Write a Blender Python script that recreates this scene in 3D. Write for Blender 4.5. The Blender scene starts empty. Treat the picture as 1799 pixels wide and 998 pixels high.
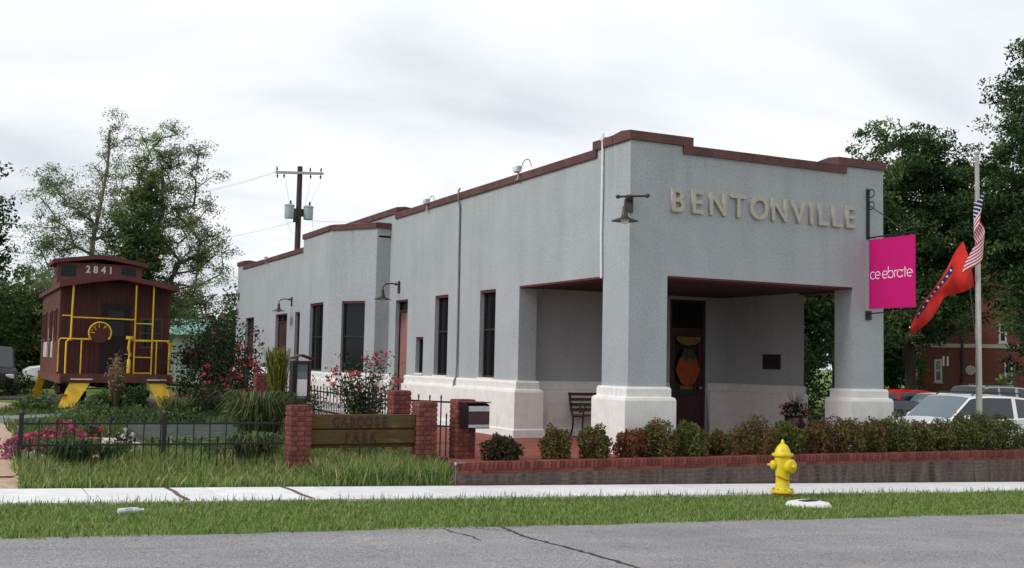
import bpy, bmesh, math, random
import numpy as np
from mathutils import Vector, Matrix
R = math.radians
rng = np.random.default_rng(7); random.seed(7)
scene = bpy.context.scene
col = scene.collection

# ------------------------------------------------------------------ camera
F_PX, W_PX = 1959.7, 1799.0
dy = Vector((-966.5, 118.0, F_PX)).normalized()      # world +y seen from the camera (x right, y down, z forward)
dx = Vector((4000.5, 221.0, F_PX)).normalized()
dz = dx.cross(dy)
right = Vector((dx[0], dy[0], dz[0])); down = Vector((dx[1], dy[1], dz[1])); fwd = Vector((dx[2], dy[2], dz[2]))
cam_d = bpy.data.cameras.new('camera'); cam = bpy.data.objects.new('camera', cam_d); col.objects.link(cam)
cam_d.sensor_width = 36; cam_d.lens = F_PX / W_PX * 36; cam_d.clip_start = .1; cam_d.clip_end = 3000
up = -down; back = -fwd
cam.matrix_world = Matrix(((right[0], up[0], back[0], 0), (right[1], up[1], back[1], 0), (right[2], up[2], back[2], 1.65), (0, 0, 0, 1)))
scene.camera = cam

# ------------------------------------------------------------------ sky, sun, exposure
world = bpy.data.worlds.new('World'); scene.world = world; world.use_nodes = True
nt = world.node_tree; N = nt.nodes; Lk = nt.links; N.clear()
out = N.new('ShaderNodeOutputWorld'); bg = N.new('ShaderNodeBackground')
sky = N.new('ShaderNodeTexSky'); sky.sky_type = 'NISHITA'; sky.sun_disc = False
tc = N.new('ShaderNodeTexCoord'); sep = N.new('ShaderNodeSeparateXYZ')
def wm(op, a, b=None):
    n = N.new('ShaderNodeMath'); n.operation = op
    for i, q in enumerate((a, b)):
        if q is None: continue
        if isinstance(q, (int, float)): n.inputs[i].default_value = q
        else: Lk.new(q, n.inputs[i])
    return n.outputs[0]
Lk.new(tc.outputs['Generated'], sep.inputs[0])
zz = wm('ADD', wm('ABSOLUTE', sep.outputs[2]), .22)
cmb = N.new('ShaderNodeCombineXYZ')
Lk.new(wm('DIVIDE', sep.outputs[0], zz), cmb.inputs[0]); Lk.new(wm('DIVIDE', sep.outputs[1], zz), cmb.inputs[1])
n1 = N.new('ShaderNodeTexNoise'); n1.inputs['Scale'].default_value = 1.15; n1.inputs['Detail'].default_value = 5; n1.inputs['Roughness'].default_value = .5; n1.inputs['Distortion'].default_value = .35
mp = N.new('ShaderNodeMapping'); mp.inputs['Location'].default_value = (3.1, 1.7, 0); mp.inputs['Scale'].default_value = (1.0, 1.5, 1); mp.inputs['Rotation'].default_value = (0, 0, R(25))
Lk.new(cmb.outputs[0], mp.inputs[0]); Lk.new(mp.outputs[0], n1.inputs['Vector'])
rp = N.new('ShaderNodeValToRGB'); e = rp.color_ramp.elements
e[0].position = .33; e[0].color = (.70, .735, .79, 1); e[1].position = .62; e[1].color = (.99, 1.0, 1.015, 1)
m1 = rp.color_ramp.elements.new(.48); m1.color = (.865, .895, .935, 1)
Lk.new(n1.outputs[0], rp.inputs[0])
cs = N.new('ShaderNodeVectorMath'); cs.operation = 'SCALE'; cs.inputs['Scale'].default_value = 8.2
Lk.new(rp.outputs[0], cs.inputs[0])
mx = N.new('ShaderNodeMix'); mx.data_type = 'RGBA'; mx.inputs[0].default_value = .96
Lk.new(sky.outputs[0], mx.inputs[6]); Lk.new(cs.outputs[0], mx.inputs[7])
Lk.new(mx.outputs[2], bg.inputs[0]); bg.inputs[1].default_value = .095
Lk.new(bg.outputs[0], out.inputs[0])
sd = bpy.data.lights.new('sun', 'SUN'); sd.energy = 1.4; sd.angle = R(18); sd.color = (1, .985, .96)
sun = bpy.data.objects.new('sun', sd); col.objects.link(sun)
sdir = Vector((-.78, -.02, .62)).normalized()
sun.rotation_euler = sdir.to_track_quat('Z', 'Y').to_euler()
sky.sun_elevation = math.asin(sdir.z); sky.sun_rotation = math.atan2(sdir.x, sdir.y)
scene.view_settings.view_transform = 'Standard'; scene.view_settings.look = 'None'
scene.view_settings.exposure = 0.48; scene.view_settings.gamma = 1
scene.render.resolution_x = 1024; scene.render.resolution_y = 568

# ------------------------------------------------------------------ helpers
def link(o, parent=None):
    col.objects.link(o)
    if parent is not None: o.parent = parent
    return o
def tag(o, label=None, cat=None, group=None, kind=None):
    if label: o['label'] = label
    if cat: o['category'] = cat
    if group: o['group'] = group
    if kind: o['kind'] = kind
    return o
def empty(name, loc, rz=0, label=None, cat=None, group=None):
    o = bpy.data.objects.new(name, None); o.empty_display_size = .2
    o.location = loc; o.rotation_euler = (0, 0, rz); link(o); return tag(o, label, cat, group)
def copy_tree(o, parent=None):
    c = o.copy(); link(c, parent)
    for ch in list(o.children): copy_tree(ch, c)
    return c
class MB:
    def __init__(s): s.v = []; s.f = []; s.m = []
    def add(s, vs, fs, m=0):
        k = len(s.v); s.v += [tuple(p) for p in vs]; s.f += [tuple(i + k for i in q) for q in fs]; s.m += [m] * len(fs); return s
    def box(s, x0, x1, y0, y1, z0, z1, m=0):
        return s.add([(x0,y0,z0),(x1,y0,z0),(x1,y1,z0),(x0,y1,z0),(x0,y0,z1),(x1,y0,z1),(x1,y1,z1),(x0,y1,z1)],
                     [(3,2,1,0),(4,5,6,7),(0,1,5,4),(1,2,6,5),(2,3,7,6),(3,0,4,7)], m)
    def quad(s, *p, m=0): return s.add(p, [tuple(range(len(p)))], m)
    def prism(s, poly, z0, z1, m=0):
        n = len(poly)
        return s.add([(x,y,z0) for x,y in poly] + [(x,y,z1) for x,y in poly],
                     [tuple(range(n-1,-1,-1)), tuple(range(n,2*n))] + [(i,(i+1)%n,(i+1)%n+n,i+n) for i in range(n)], m)
    def xprism(s, poly, fn, t0, t1, m=0):      # poly (a,b) swept along t, fn(a,b,t) -> xyz
        n = len(poly)
        return s.add([fn(a,b,t0) for a,b in poly] + [fn(a,b,t1) for a,b in poly],
                     [tuple(range(n-1,-1,-1)), tuple(range(n,2*n))] + [(i,(i+1)%n,(i+1)%n+n,i+n) for i in range(n)], m)
    def tube(s, pts, r, n=6, m=0, cap=True):
        pts = [Vector(p) for p in pts]; rs = r if isinstance(r, (list, tuple)) else [r]*len(pts)
        vs = []; ref = None
        for i, p in enumerate(pts):
            d = (pts[min(i+1,len(pts)-1)] - pts[max(i-1,0)])
            d = d.normalized() if d.length > 1e-9 else Vector((0,0,1))
            if ref is None: ref = Vector((0,0,1)) if abs(d.z) < .9 else Vector((1,0,0))
            u = d.cross(ref).normalized(); w = u.cross(d).normalized(); ref = w
            for k in range(n):
                a = 2*math.pi*k/n; vs.append(p + (u*math.cos(a) + w*math.sin(a))*rs[i])
        fs = [(i*n+k, i*n+(k+1)%n, (i+1)*n+(k+1)%n, (i+1)*n+k) for i in range(len(pts)-1) for k in range(n)]
        if cap: fs += [tuple(range(n-1,-1,-1)), tuple((len(pts)-1)*n+k for k in range(n))]
        return s.add(vs, fs, m)
    def lathe(s, prof, n=20, c=(0,0,0), m=0, axis='z'):
        vs = []
        for r, z in prof:
            for k in range(n):
                a = 2*math.pi*k/n; p = (r*math.cos(a), r*math.sin(a), z)
                if axis == 'x': p = (z, p[0], p[1])
                if axis == 'y': p = (p[0], z, p[1])
                vs.append((p[0]+c[0], p[1]+c[1], p[2]+c[2]))
        fs = [(i*n+k, i*n+(k+1)%n, (i+1)*n+(k+1)%n, (i+1)*n+k) for i in range(len(prof)-1) for k in range(n)]
        if prof[0][0] > 1e-4: fs.append(tuple(range(n-1,-1,-1)))
        if prof[-1][0] > 1e-4: fs.append(tuple((len(prof)-1)*n+k for k in range(n)))
        return s.add(vs, fs, m)
    def ribbon(s, pts, w, fn, m=0, th=.01):    # flat stroke of width w through 2-D pts; fn(a,b,t)
        pts = [Vector(p) for p in pts]; L_, R_ = [], []
        for i, p in enumerate(pts):
            d = (pts[min(i+1,len(pts)-1)] - pts[max(i-1,0)]).normalized(); nrm = Vector((-d.y, d.x))
            L_.append(p + nrm*w/2); R_.append(p - nrm*w/2)
        for i in range(len(pts)-1):
            s.xprism([L_[i], R_[i], R_[i+1], L_[i+1]], fn, 0, th, m)
        return s
    def build(s, name, mats, parent=None, loc=None, smooth=None, kind=None):
        me = bpy.data.meshes.new(name); me.from_pydata(s.v, [], s.f)
        for q in (mats if isinstance(mats, (list, tuple)) else [mats]): me.materials.append(q)
        if any(s.m): me.polygons.foreach_set('material_index', s.m)
        if smooth is not None:
            me.polygons.foreach_set('use_smooth', [True]*len(s.f)); me.set_sharp_from_angle(angle=R(smooth))
        me.update()
        o = bpy.data.objects.new(name, me); link(o, parent)
        if loc is not None: o.location = loc
        if kind: o['kind'] = kind
        return o
def fixn(o):
    bm = bmesh.new(); bm.from_mesh(o.data); bmesh.ops.remove_doubles(bm, verts=bm.verts, dist=1e-4)
    bmesh.ops.recalc_face_normals(bm, faces=bm.faces); bm.to_mesh(o.data); bm.free(); return o
def bevel(o, w=.01, seg=2):
    md = o.modifiers.new('bevel', 'BEVEL'); md.width = w; md.segments = seg; md.limit_method = 'ANGLE'; md.angle_limit = R(40); return o

# ------------------------------------------------------------------ materials
def srgb(r, g, b): return tuple(((c/255)/12.92 if c/255 <= .04045 else ((c/255+.055)/1.055)**2.4) for c in (r, g, b)) + (1,)
class NG:
    def __init__(s, name, rough=.8, spec=.3, metal=0):
        s.m = bpy.data.materials.new(name); s.m.use_nodes = True; s.t = s.m.node_tree; s.b = s.t.nodes['Principled BSDF']
        s.b.inputs['Roughness'].default_value = rough; s.b.inputs['Metallic'].default_value = metal
        s.b.inputs['Specular IOR Level'].default_value = spec
        s.tc = s.t.nodes.new('ShaderNodeTexCoord'); s.co = s.tc.outputs['Object']
    def n(s, typ, **kw):
        q = s.t.nodes.new(typ)
        for k, v in kw.items(): setattr(q, k, v)
        return q
    def noise(s, scale, detail=4, rough=.6, vec=None, stretch=None, dist=0):
        q = s.n('ShaderNodeTexNoise'); q.inputs['Scale'].default_value = scale; q.inputs['Detail'].default_value = detail
        q.inputs['Roughness'].default_value = rough; q.inputs['Distortion'].default_value = dist
        v = vec or s.co
        if stretch:
            mpn = s.n('ShaderNodeMapping'); mpn.inputs['Scale'].default_value = stretch; s.t.links.new(v, mpn.inputs[0]); v = mpn.outputs[0]
        s.t.links.new(v, q.inputs['Vector']); return q.outputs[0]
    def ramp(s, f, *stops):
        q = s.n('ShaderNodeValToRGB'); el = q.color_ramp.elements
        while len(el) < len(stops): el.new(.5)
        for i, (p, c) in enumerate(stops):
            el[i].position = p; el[i].color = c if isinstance(c, tuple) else (c, c, c, 1)
        s.t.links.new(f, q.inputs[0]); return q.outputs[0]
    def mix(s, f, a, b, mode='MIX'):
        q = s.n('ShaderNodeMix', data_type='RGBA', blend_type=mode)
        for i, v in ((0, f), (6, a), (7, b)):
            if isinstance(v, (int, float)): q.inputs[i].default_value = v
            elif isinstance(v, tuple): q.inputs[i].default_value = v
            else: s.t.links.new(v, q.inputs[i])
        return q.outputs[2]
    def math(s, op, a, b=0.0):
        q = s.n('ShaderNodeMath', operation=op)
        for i, v in enumerate((a, b)):
            if isinstance(v, (int, float)): q.inputs[i].default_value = v
            else: s.t.links.new(v, q.inputs[i])
        return q.outputs[0]
    def color(s, c):
        if isinstance(c, tuple): s.b.inputs['Base Color'].default_value = c
        else: s.t.links.new(c, s.b.inputs['Base Color'])
        return s
    def bump(s, h, strength=.3, dist=.02):
        q = s.n('ShaderNodeBump'); q.inputs['Strength'].default_value = strength; q.inputs['Distance'].default_value = dist
        s.t.links.new(h, q.inputs['Height']); s.t.links.new(q.outputs[0], s.b.inputs['Normal']); return s
def plain(name, c, rough=.6, var=.15, scale=6, spec=.3, metal=0, bump=0, objrand=0):
    g = NG(name, rough, spec, metal); lo = tuple(x*(1-var) for x in c[:3])+(1,); hi = tuple(min(1, x*(1+var)) for x in c[:3])+(1,)
    nz = g.noise(scale, 5); cc = g.ramp(nz, (.3, lo), (.7, hi))
    if objrand:
        oi = g.n('ShaderNodeObjectInfo'); hv = g.n('ShaderNodeHueSaturation'); g.t.links.new(cc, hv.inputs['Color'])
        g.t.links.new(g.math('ADD', 1-objrand, g.math('MULTIPLY', oi.outputs['Random'], 2*objrand)), hv.inputs['Value']); cc = hv.outputs[0]
    g.color(cc)
    if bump: g.bump(g.noise(scale*8, 3), bump, .01)
    return g.m
def stucco(name, c, streak=.07):
    g = NG(name, .92, .15)
    sp = g.noise(26, 3, .75); big = g.noise(.9, 5, .65); st = g.noise(1.6, 4, .6, stretch=(1.4, 1.4, .14))
    base = g.ramp(sp, (.3, tuple(x*.80 for x in c[:3])+(1,)), (.5, c), (.74, tuple(x*1.16 for x in c[:3])+(1,)))
    base = g.mix(1.0, base, g.ramp(big, (.3, 1-.13), (.7, 1.0)), 'MULTIPLY')
    base = g.mix(1.0, base, g.ramp(st, (.32, 1-streak), (.55, 1.0)), 'MULTIPLY')
    zz_ = g.n('ShaderNodeSeparateXYZ'); g.t.links.new(g.co, zz_.inputs[0])
    top = g.ramp(g.math('MULTIPLY', g.math('SUBTRACT', zz_.outputs[2], 3.9), .75), (0.0, 0.0), (1.0, 1.0)); run = g.ramp(g.noise(5.5, 4, .7, stretch=(1, 1, .05)), (.54, 0.0), (.70, .42))
    base = g.mix(g.math('MULTIPLY', top, run), base, tuple(x*.52 for x in c[:3])+(1,))
    base = g.mix(g.ramp(g.noise(3.2, 6, .75), (.62, 0.0), (.72, .22)), base, tuple(x*1.25 for x in c[:3])+(1,))
    g.color(base).bump(g.math('ADD', g.noise(70, 3, .7), g.math('MULTIPLY', g.noise(18, 3), .6)), .55, .012)
    return g.m
M = {}
M['stucco'] = stucco('grey_stucco', (.388, .414, .432, 1))
def plinth_mat():
    g = NG('plinth_paint', .7, .25)
    base = g.ramp(g.noise(5, 6, .7), (.3, (.64, .62, .60, 1)), (.6, (.74, .725, .70, 1)))
    stain = g.noise(2.2, 5, .65, stretch=(1.5, 1.5, .25)); base = g.mix(g.ramp(stain, (.60, 0.0), (.75, .55)), base, (.46, .38, .33, 1))
    vo = g.n('ShaderNodeTexVoronoi', feature='DISTANCE_TO_EDGE'); vo.inputs['Scale'].default_value = 1.7
    wv = g.n('ShaderNodeVectorMath', operation='ADD'); nz = g.n('ShaderNodeTexNoise'); nz.inputs['Scale'].default_value = 3.5; nz.inputs['Detail'].default_value = 4
    g.t.links.new(g.co, nz.inputs['Vector']); g.t.links.new(g.co, wv.inputs[0]); g.t.links.new(nz.outputs['Color'], wv.inputs[1]); g.t.links.new(wv.outputs[0], vo.inputs['Vector'])
    crack = g.ramp(vo.outputs['Distance'], (0.0, .55), (.007, 0.0)); patch = g.ramp(g.noise(.8, 3), (.5, 0.0), (.62, 1.0))
    base = g.mix(g.math('MULTIPLY', crack, patch), base, (.25, .23, .22, 1))
    dirt = g.n('ShaderNodeSeparateXYZ'); g.t.links.new(g.co, dirt.inputs[0])
    g.color(base).bump(g.noise(30, 4), .25, .006); return g.m
M['plinth'] = plinth_mat()
M['coping'] = plain('coping_tile', (.105, .047, .044, 1), .75, .25, 3, bump=.15, objrand=.10)
M['maroon'] = plain('maroon_trim', (.085, .018, .026, 1), .6, .25, 5)
M['maroon_door'] = plain('maroon_door', (.055, .022, .024, 1), .5, .2, 3)
M['ceiling'] = plain('porch_ceiling', (.05, .028, .028, 1), .8, .15, 4)
M['tan_door'] = plain('tan_door', (.25, .125, .10, 1), .55, .12, 3)
M['glass'] = plain('dark_glass', (.008, .010, .011, 1), .08, .1, 1, .2)
M['glass_porch'] = plain('porch_door_glass', (.012, .012, .012, 1), .03, .1, 1, .5)
M['frame_dark'] = plain('dark_frame', (.025, .018, .018, 1), .5, .2, 6)
M['letter'] = plain('tan_letter', (.42, .38, .32, 1), .75, .12, 12, bump=.15)
M['blackmetal'] = plain('black_metal', (.016, .014, .015, 1), .5, .3, 20)
M['bronze'] = plain('bronze_lamp', (.034, .021, .021, 1), .45, .3, 14, .4)
M['white_enamel'] = plain('white_enamel', (.75, .75, .70, 1), .4, .05, 5)
M['galv'] = plain('galvanised', (.42, .43, .45, 1), .4, .15, 8, .4, .3)
M['greymetal'] = plain('grey_metal', (.36, .42, .46, 1), .5, .1, 6, .4)
M['pipe_white'] = plain('white_pipe', (.68, .68, .70, 1), .45, .08, 8)
M['cable'] = plain('cable', (.12, .10, .10, 1), .6, .1, 8)
M['drain'] = plain('drain_grey', (.17, .16, .16, 1), .6, .2, 6)
M['magenta'] = plain('magenta_print', (.50, .004, .145, 1), .55, .04, 5)
M['magenta_dark'] = plain('dark_magenta_print', (.25, .006, .08, 1), .55, .04, 5)
M['white_print'] = plain('white_print', (.82, .80, .82, 1), .6, .03, 5)
M['orange'] = plain('orange_banner', (.27, .062, .010, 1), .7, .2, 6)
M['gold'] = plain('gold_banner', (.17, .115, .03, 1), .7, .25, 10)
M['leafgreen'] = plain('green_banner', (.035, .055, .022, 1), .7, .2, 6)
M['yellow'] = plain('yellow_paint', (.70, .42, .015, 1), .45, .18, 5, .4)
def hydrant_mat():
    g = NG('hydrant_yellow', .42, .45); b = g.ramp(g.noise(9, 5), (.3, (.62, .46, .012, 1)), (.7, (.74, .58, .02, 1)))
    b = g.mix(g.ramp(g.noise(22, 5, .7), (.60, 0.0), (.70, .7)), b, (.26, .13, .02, 1)); g.color(b).bump(g.noise(60, 3), .15, .004); return g.m
M['hydrant'] = hydrant_mat()
M['hydrant_rust'] = plain('rusty_yellow', (.34, .15, .02, 1), .7, .4, 18)
def caboose_mat():
    g = NG('caboose_paint', .55, .35); b = g.ramp(g.noise(2.2, 5, .65), (.3, (.085, .024, .017, 1)), (.7, (.130, .040, .029, 1)))
    f = g.ramp(g.noise(1.3, 4, .6, stretch=(2.5, 2.5, .35)), (.55, 0.0), (.8, .35)); b = g.mix(f, b, (.19, .10, .095, 1))
    w = g.n('ShaderNodeTexWave', bands_direction='Y'); w.inputs['Scale'].default_value = 2.0; g.t.links.new(g.co, w.inputs[0])
    g.color(b).bump(g.noise(40, 3), .08, .004); return g.m
M['caboose'] = caboose_mat()
M['caboose_roof'] = plain('caboose_roof', (.10, .024, .028, 1), .6, .2, 3)
M['caboose_dark'] = plain('caboose_dark', (.020, .012, .012, 1), .7, .3, 4)
M['caboose_end'] = plain('caboose_end_wall', (.062, .016, .013, 1), .6, .25, 3)
M['faded_white'] = plain('faded_white', (.62, .58, .55, 1), .7, .15, 10)
M['brick'] = plain('red_brick', (.165, .050, .041, 1), .88, .35, 14, .2, bump=.35, objrand=.30)
def stained_brick():
    g = NG('stained_brick', .9, .2); oi = g.n('ShaderNodeObjectInfo'); geo = g.n('ShaderNodeNewGeometry')
    b = g.ramp(g.noise(18, 4), (.3, (.062, .044, .038, 1)), (.7, (.125, .080, .066, 1)))
    st = g.noise(1.6, 5, .7, vec=geo.outputs['Position'], stretch=(3.2, 1, .5))
    b = g.mix(g.ramp(st, (.42, 0.0), (.62, .75)), b, (.165, .135, .115, 1))
    b = g.mix(g.ramp(g.noise(2.4, 4, .6, vec=geo.outputs['Position'], stretch=(2, 1, .4)), (.5, 0.0), (.66, .8)), b, (.024, .024, .023, 1))
    g.color(b).bump(g.noise(60, 3), .3, .006); return g.m
M['brick_stain'] = stained_brick()
M['mortar'] = plain('mortar', (.125, .075, .066, 1), .95, .25, 20, bump=.3)
M['mortar_dark'] = plain('stained_mortar', (.10, .088, .08, 1), .95, .35, 6, bump=.3)
def pavers():
    g = NG('brick_pavers', .85, .2); br = g.n('ShaderNodeTexBrick'); br.inputs['Scale'].default_value = 1
    br.inputs['Brick Width'].default_value = .21; br.inputs['Row Height'].default_value = .105; br.inputs['Mortar Size'].default_value = .005
    br.inputs['Color1'].default_value = (.30, .085, .065, 1); br.inputs['Color2'].default_value = (.22, .06, .05, 1); br.inputs['Mortar'].default_value = (.17, .09, .075, 1)
    g.t.links.new(g.co, br.inputs['Vector']); g.color(g.mix(1.0, br.outputs[0], g.ramp(g.noise(3, 4), (.3, .78), (.7, 1.1)), 'MULTIPLY')).bump(br.outputs['Fac'], -.3, .004); return g.m
M['pavers'] = pavers()
def asphalt():
    g = NG('asphalt', .92, .2); fine = g.noise(48, 4, .85)
    b = g.ramp(fine, (.38, (.13, .128, .132, 1)), (.5, (.25, .242, .248, 1)), (.62, (.45, .43, .43, 1)))
    b = g.mix(1.0, b, g.ramp(g.noise(.7, 5, .65, stretch=(.35, 1.6, 1)), (.3, .80), (.7, 1.08)), 'MULTIPLY')
    b = g.mix(g.ramp(g.noise(2.3, 5, .7), (.52, 0.0), (.70, .45)), b, (.36, .325, .31, 1))
    b = g.mix(g.ramp(g.noise(.45, 4, .6), (.55, 0.0), (.66, .35)), b, (.15, .148, .15, 1))
    g.color(b).bump(fine, .5, .01); return g.m
M['asphalt'] = asphalt()
M['lot'] = plain('parking_asphalt', (.10, .10, .10, 1), .9, .25, 5)
M['crack'] = plain('crack_fill', (.045, .035, .032, 1), .9, .3, 8)
M['walk'] = plain('pale_concrete', (.68, .67, .67, 1), .85, .10, 3, .2, bump=.2, objrand=.05)
M['concrete'] = plain('grey_concrete', (.19, .21, .21, 1), .9, .2, 4, bump=.25)
M['ground_shade'] = plain('dark_ground_shade', (.045, .038, .030, 1), .95, .4, 12, bump=.5)  # soil colour darkened to stand for the shade around the caboose
M['slab_grey'] = plain('grey_slab', (.060, .068, .060, 1), .95, .25, 3, .08, bump=.2)
M['joint'] = plain('joint_dark', (.13, .09, .085, 1), .9, .2, 10)
M['ground'] = None
def ground_mat():
    g = NG('turf_soil', .95, .1); b = g.ramp(g.noise(.9, 6, .7), (.3, (.105, .175, .038, 1)), (.55, (.145, .205, .052, 1)), (.75, (.22, .185, .09, 1)))
    b = g.mix(1.0, b, g.ramp(g.noise(24, 4, .7), (.3, .6), (.7, 1.25)), 'MULTIPLY'); g.color(b).bump(g.noise(30, 4), .5, .03); return g.m
M['ground'] = ground_mat()
M['soil'] = plain('brown_soil', (.07, .05, .028, 1), .95, .35, 9, bump=.4)
M['gravel'] = plain('tan_gravel', (.42, .30, .215, 1), .95, .25, 14, bump=.4)
M['pale_gravel'] = plain('pale_gravel', (.55, .46, .36, 1), .95, .18, 16, bump=.4)
M['mulch'] = plain('red_mulch', (.22, .10, .065, 1), .95, .35, 18, bump=.5)
M['wood'] = None
def woodm(name, c1, c2):
    g = NG(name, .8, .2); w = g.noise(3, 6, .7, stretch=(1.2, 8, 14)); g.color(g.ramp(w, (.3, c1), (.7, c2))).bump(w, .3, .006); return g.m
def sign_wood():
    g = NG('sign_wood', .9, .1); w = g.noise(3, 6, .7, stretch=(1.2, 8, 14)); b = g.ramp(w, (.3, (.070, .038, .018, 1)), (.7, (.145, .080, .036, 1)))
    b = g.mix(g.ramp(g.noise(2.6, 5, .7), (.46, 0.0), (.62, .75)), b, (.075, .078, .040, 1)); b = g.mix(g.ramp(g.noise(4.2, 5, .7, stretch=(1, 1, 2.5)), (.58, 0.0), (.7, .6)), b, (.20, .165, .12, 1))
    g.color(b).bump(w, .5, .008); return g.m
M['wood'] = sign_wood()
M['wood_dark'] = woodm('bench_wood', (.07, .035, .028, 1), (.12, .06, .045, 1))
M['pole'] = woodm('pole_wood', (.045, .032, .028, 1), (.085, .06, .05, 1))
M['wood_grey'] = woodm('crossarm_wood', (.30, .29, .28, 1), (.42, .41, .40, 1))
M['routed'] = plain('routed_letter', (.045, .026, .026, 1), .8, .2, 10)
M['tyre'] = plain('tyre', (.014, .014, .014, 1), .85, .2, 8)
M['rim'] = plain('rim', (.40, .40, .41, 1), .35, .1, 8, .4, .6)
M['paint_white'] = plain('car_white', (.74, .74, .75, 1), .22, .02, 1, .5)
M['paint_red'] = plain('car_red', (.50, .010, .014, 1), .22, .03, 1, .5)
M['paint_dark'] = plain('car_dark', (.022, .026, .036, 1), .2, .1, 1, .5)
M['paint_black'] = plain('car_black', (.012, .008, .009, 1), .4, .1, 1, .25)
M['paint_silver'] = plain('car_silver', (.45, .46, .48, 1), .25, .04, 1, .5, .4)
M['carglass'] = plain('car_glass', (.022, .030, .036, 1), .05, .1, 1, .6)
M['windshield'] = plain('windshield_glass', (.09, .13, .15, 1), .04, .1, 1, .8)
M['lens'] = plain('lamp_lens', (.6, .6, .62, 1), .1, .05, 4, .6)
M['redlens'] = plain('tail_lens', (.25, .01, .012, 1), .15, .05, 4, .6)
M['flag_red'] = plain('flag_red', (.40, .016, .035, 1), .8, .08, 6)
M['flag_orange'] = plain('flag_bright_red', (.58, .028, .022, 1), .8, .10, 5)
M['flag_white'] = plain('flag_white', (.70, .66, .69, 1), .8, .06, 6)
M['flag_blue'] = plain('flag_blue', (.018, .020, .085, 1), .8, .1, 6)
M['pole_metal'] = plain('pole_metal', (.46, .45, .40, 1), .45, .12, 6, .4, .3)
M['terracotta'] = plain('terracotta', (.30, .085, .045, 1), .8, .2, 8)
M['glaze'] = plain('dark_red_glaze', (.055, .012, .014, 1), .25, .2, 5, .5)
M['farbrick'] = None
def far_brick():
    g = NG('far_brick', .9, .2); br = g.n('ShaderNodeTexBrick'); br.inputs['Scale'].default_value = 1
    br.inputs['Brick Width'].default_value = .22; br.inputs['Row Height'].default_value = .075; br.inputs['Mortar Size'].default_value = .008
    br.inputs['Color1'].default_value = (.17, .045, .035, 1); br.inputs['Color2'].default_value = (.115, .032, .026, 1); br.inputs['Mortar'].default_value = (.15, .08, .07, 1)
    mpn = g.n('ShaderNodeMapping'); mpn.inputs['Rotation'].default_value = (R(90), 0, 0); g.t.links.new(g.co, mpn.inputs[0]); g.t.links.new(mpn.outputs[0], br.inputs['Vector'])
    g.color(br.outputs[0]); return g.m
M['farbrick'] = far_brick()
M['stone'] = plain('stone_band', (.38, .34, .30, 1), .85, .12, 4)
M['white_trim'] = plain('white_trim', (.46, .46, .44, 1), .6, .06, 4)
M['teal_wall'] = plain('pale_wall', (.45, .50, .47, 1), .8, .1, 3)
M['teal_roof'] = plain('green_roof', (.16, .32, .26, 1), .6, .1, 3)
M['bark'] = woodm('bark', (.045, .036, .028, 1), (.10, .08, .062, 1))
M['bark_dark'] = woodm('dark_bark', (.018, .015, .012, 1), (.040, .033, .026, 1))
M['bark_pale'] = woodm('pale_bark', (.12, .105, .09, 1), (.24, .21, .18, 1))
def leafmat(name, trans=.3, rough=.55):
    g = NG(name, rough, .25); at = g.n('ShaderNodeAttribute', attribute_name='tint'); g.color(at.outputs['Color'])
    tr = g.n('ShaderNodeBsdfTranslucent'); g.t.links.new(at.outputs['Color'], tr.inputs[0])
    mxs = g.n('ShaderNodeMixShader'); mxs.inputs[0].default_value = trans
    o = g.t.nodes['Material Output']; g.t.links.new(g.b.outputs[0], mxs.inputs[1]); g.t.links.new(tr.outputs[0], mxs.inputs[2]); g.t.links.new(mxs.outputs[0], o.inputs['Surface']); return g.m
M['leaf'] = leafmat('leaf', .38); M['grass'] = leafmat('grass_blade', .25, .7); M['petal'] = leafmat('petal', .2, .6)

# ------------------------------------------------------------------ numpy foliage
def np_mesh(name, verts, k, tint, mat, parent=None, kind=None):
    """verts (n,k,3) -> n separate k-gons with a tint (n,3)"""
    n = len(verts); me = bpy.data.meshes.new(name)
    me.vertices.add(n*k); me.vertices.foreach_set('co', np.ascontiguousarray(verts, dtype=np.float32).ravel())
    me.loops.add(n*k); me.loops.foreach_set('vertex_index', np.arange(n*k, dtype=np.int32))
    me.polygons.add(n); me.polygons.foreach_set('loop_start', np.arange(0, n*k, k, dtype=np.int32))
    me.update(calc_edges=True)
    at = me.color_attributes.new('tint', 'FLOAT_COLOR', 'POINT')
    c = np.ones((n, k, 4), dtype=np.float32); c[:, :, :3] = tint[:, None, :]; at.data.foreach_set('color', c.ravel())
    me.materials.append(mat); me.validate()
    o = bpy.data.objects.new(name, me); link(o, parent)
    if kind: o['kind'] = kind
    return o
def pal(cols, n, jitter=.18):
    c = np.array(cols)[rng.integers(0, len(cols), n)]
    return np.clip(c * (1 + jitter*rng.standard_normal((n, 1))), .002, 1)
def rand_dirs(n, upbias=0.0):
    d = rng.standard_normal((n, 3)); d[:, 2] += upbias; return d/np.linalg.norm(d, axis=1)[:, None]
def leaves(pts, size, aspect=.5, droop=.0):
    n = len(pts); nrm = rand_dirs(n, .6); ax = rand_dirs(n); ax[:, 2] -= droop
    ax -= nrm*(ax*nrm).sum(1)[:, None]; ax /= np.linalg.norm(ax, axis=1)[:, None]; bx = np.cross(nrm, ax)
    s = size*(.65+.7*rng.random(n))[:, None]
    return np.stack([pts-ax*s*.5, pts+bx*s*aspect*.5, pts+ax*s*.5, pts-bx*s*aspect*.5], 1)
GREEN = [(.045,.092,.022),(.065,.125,.030),(.085,.145,.038),(.055,.105,.034)]
DARKGREEN = [(.010,.022,.009),(.016,.032,.012),(.022,.042,.014),(.030,.050,.016)]

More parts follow.
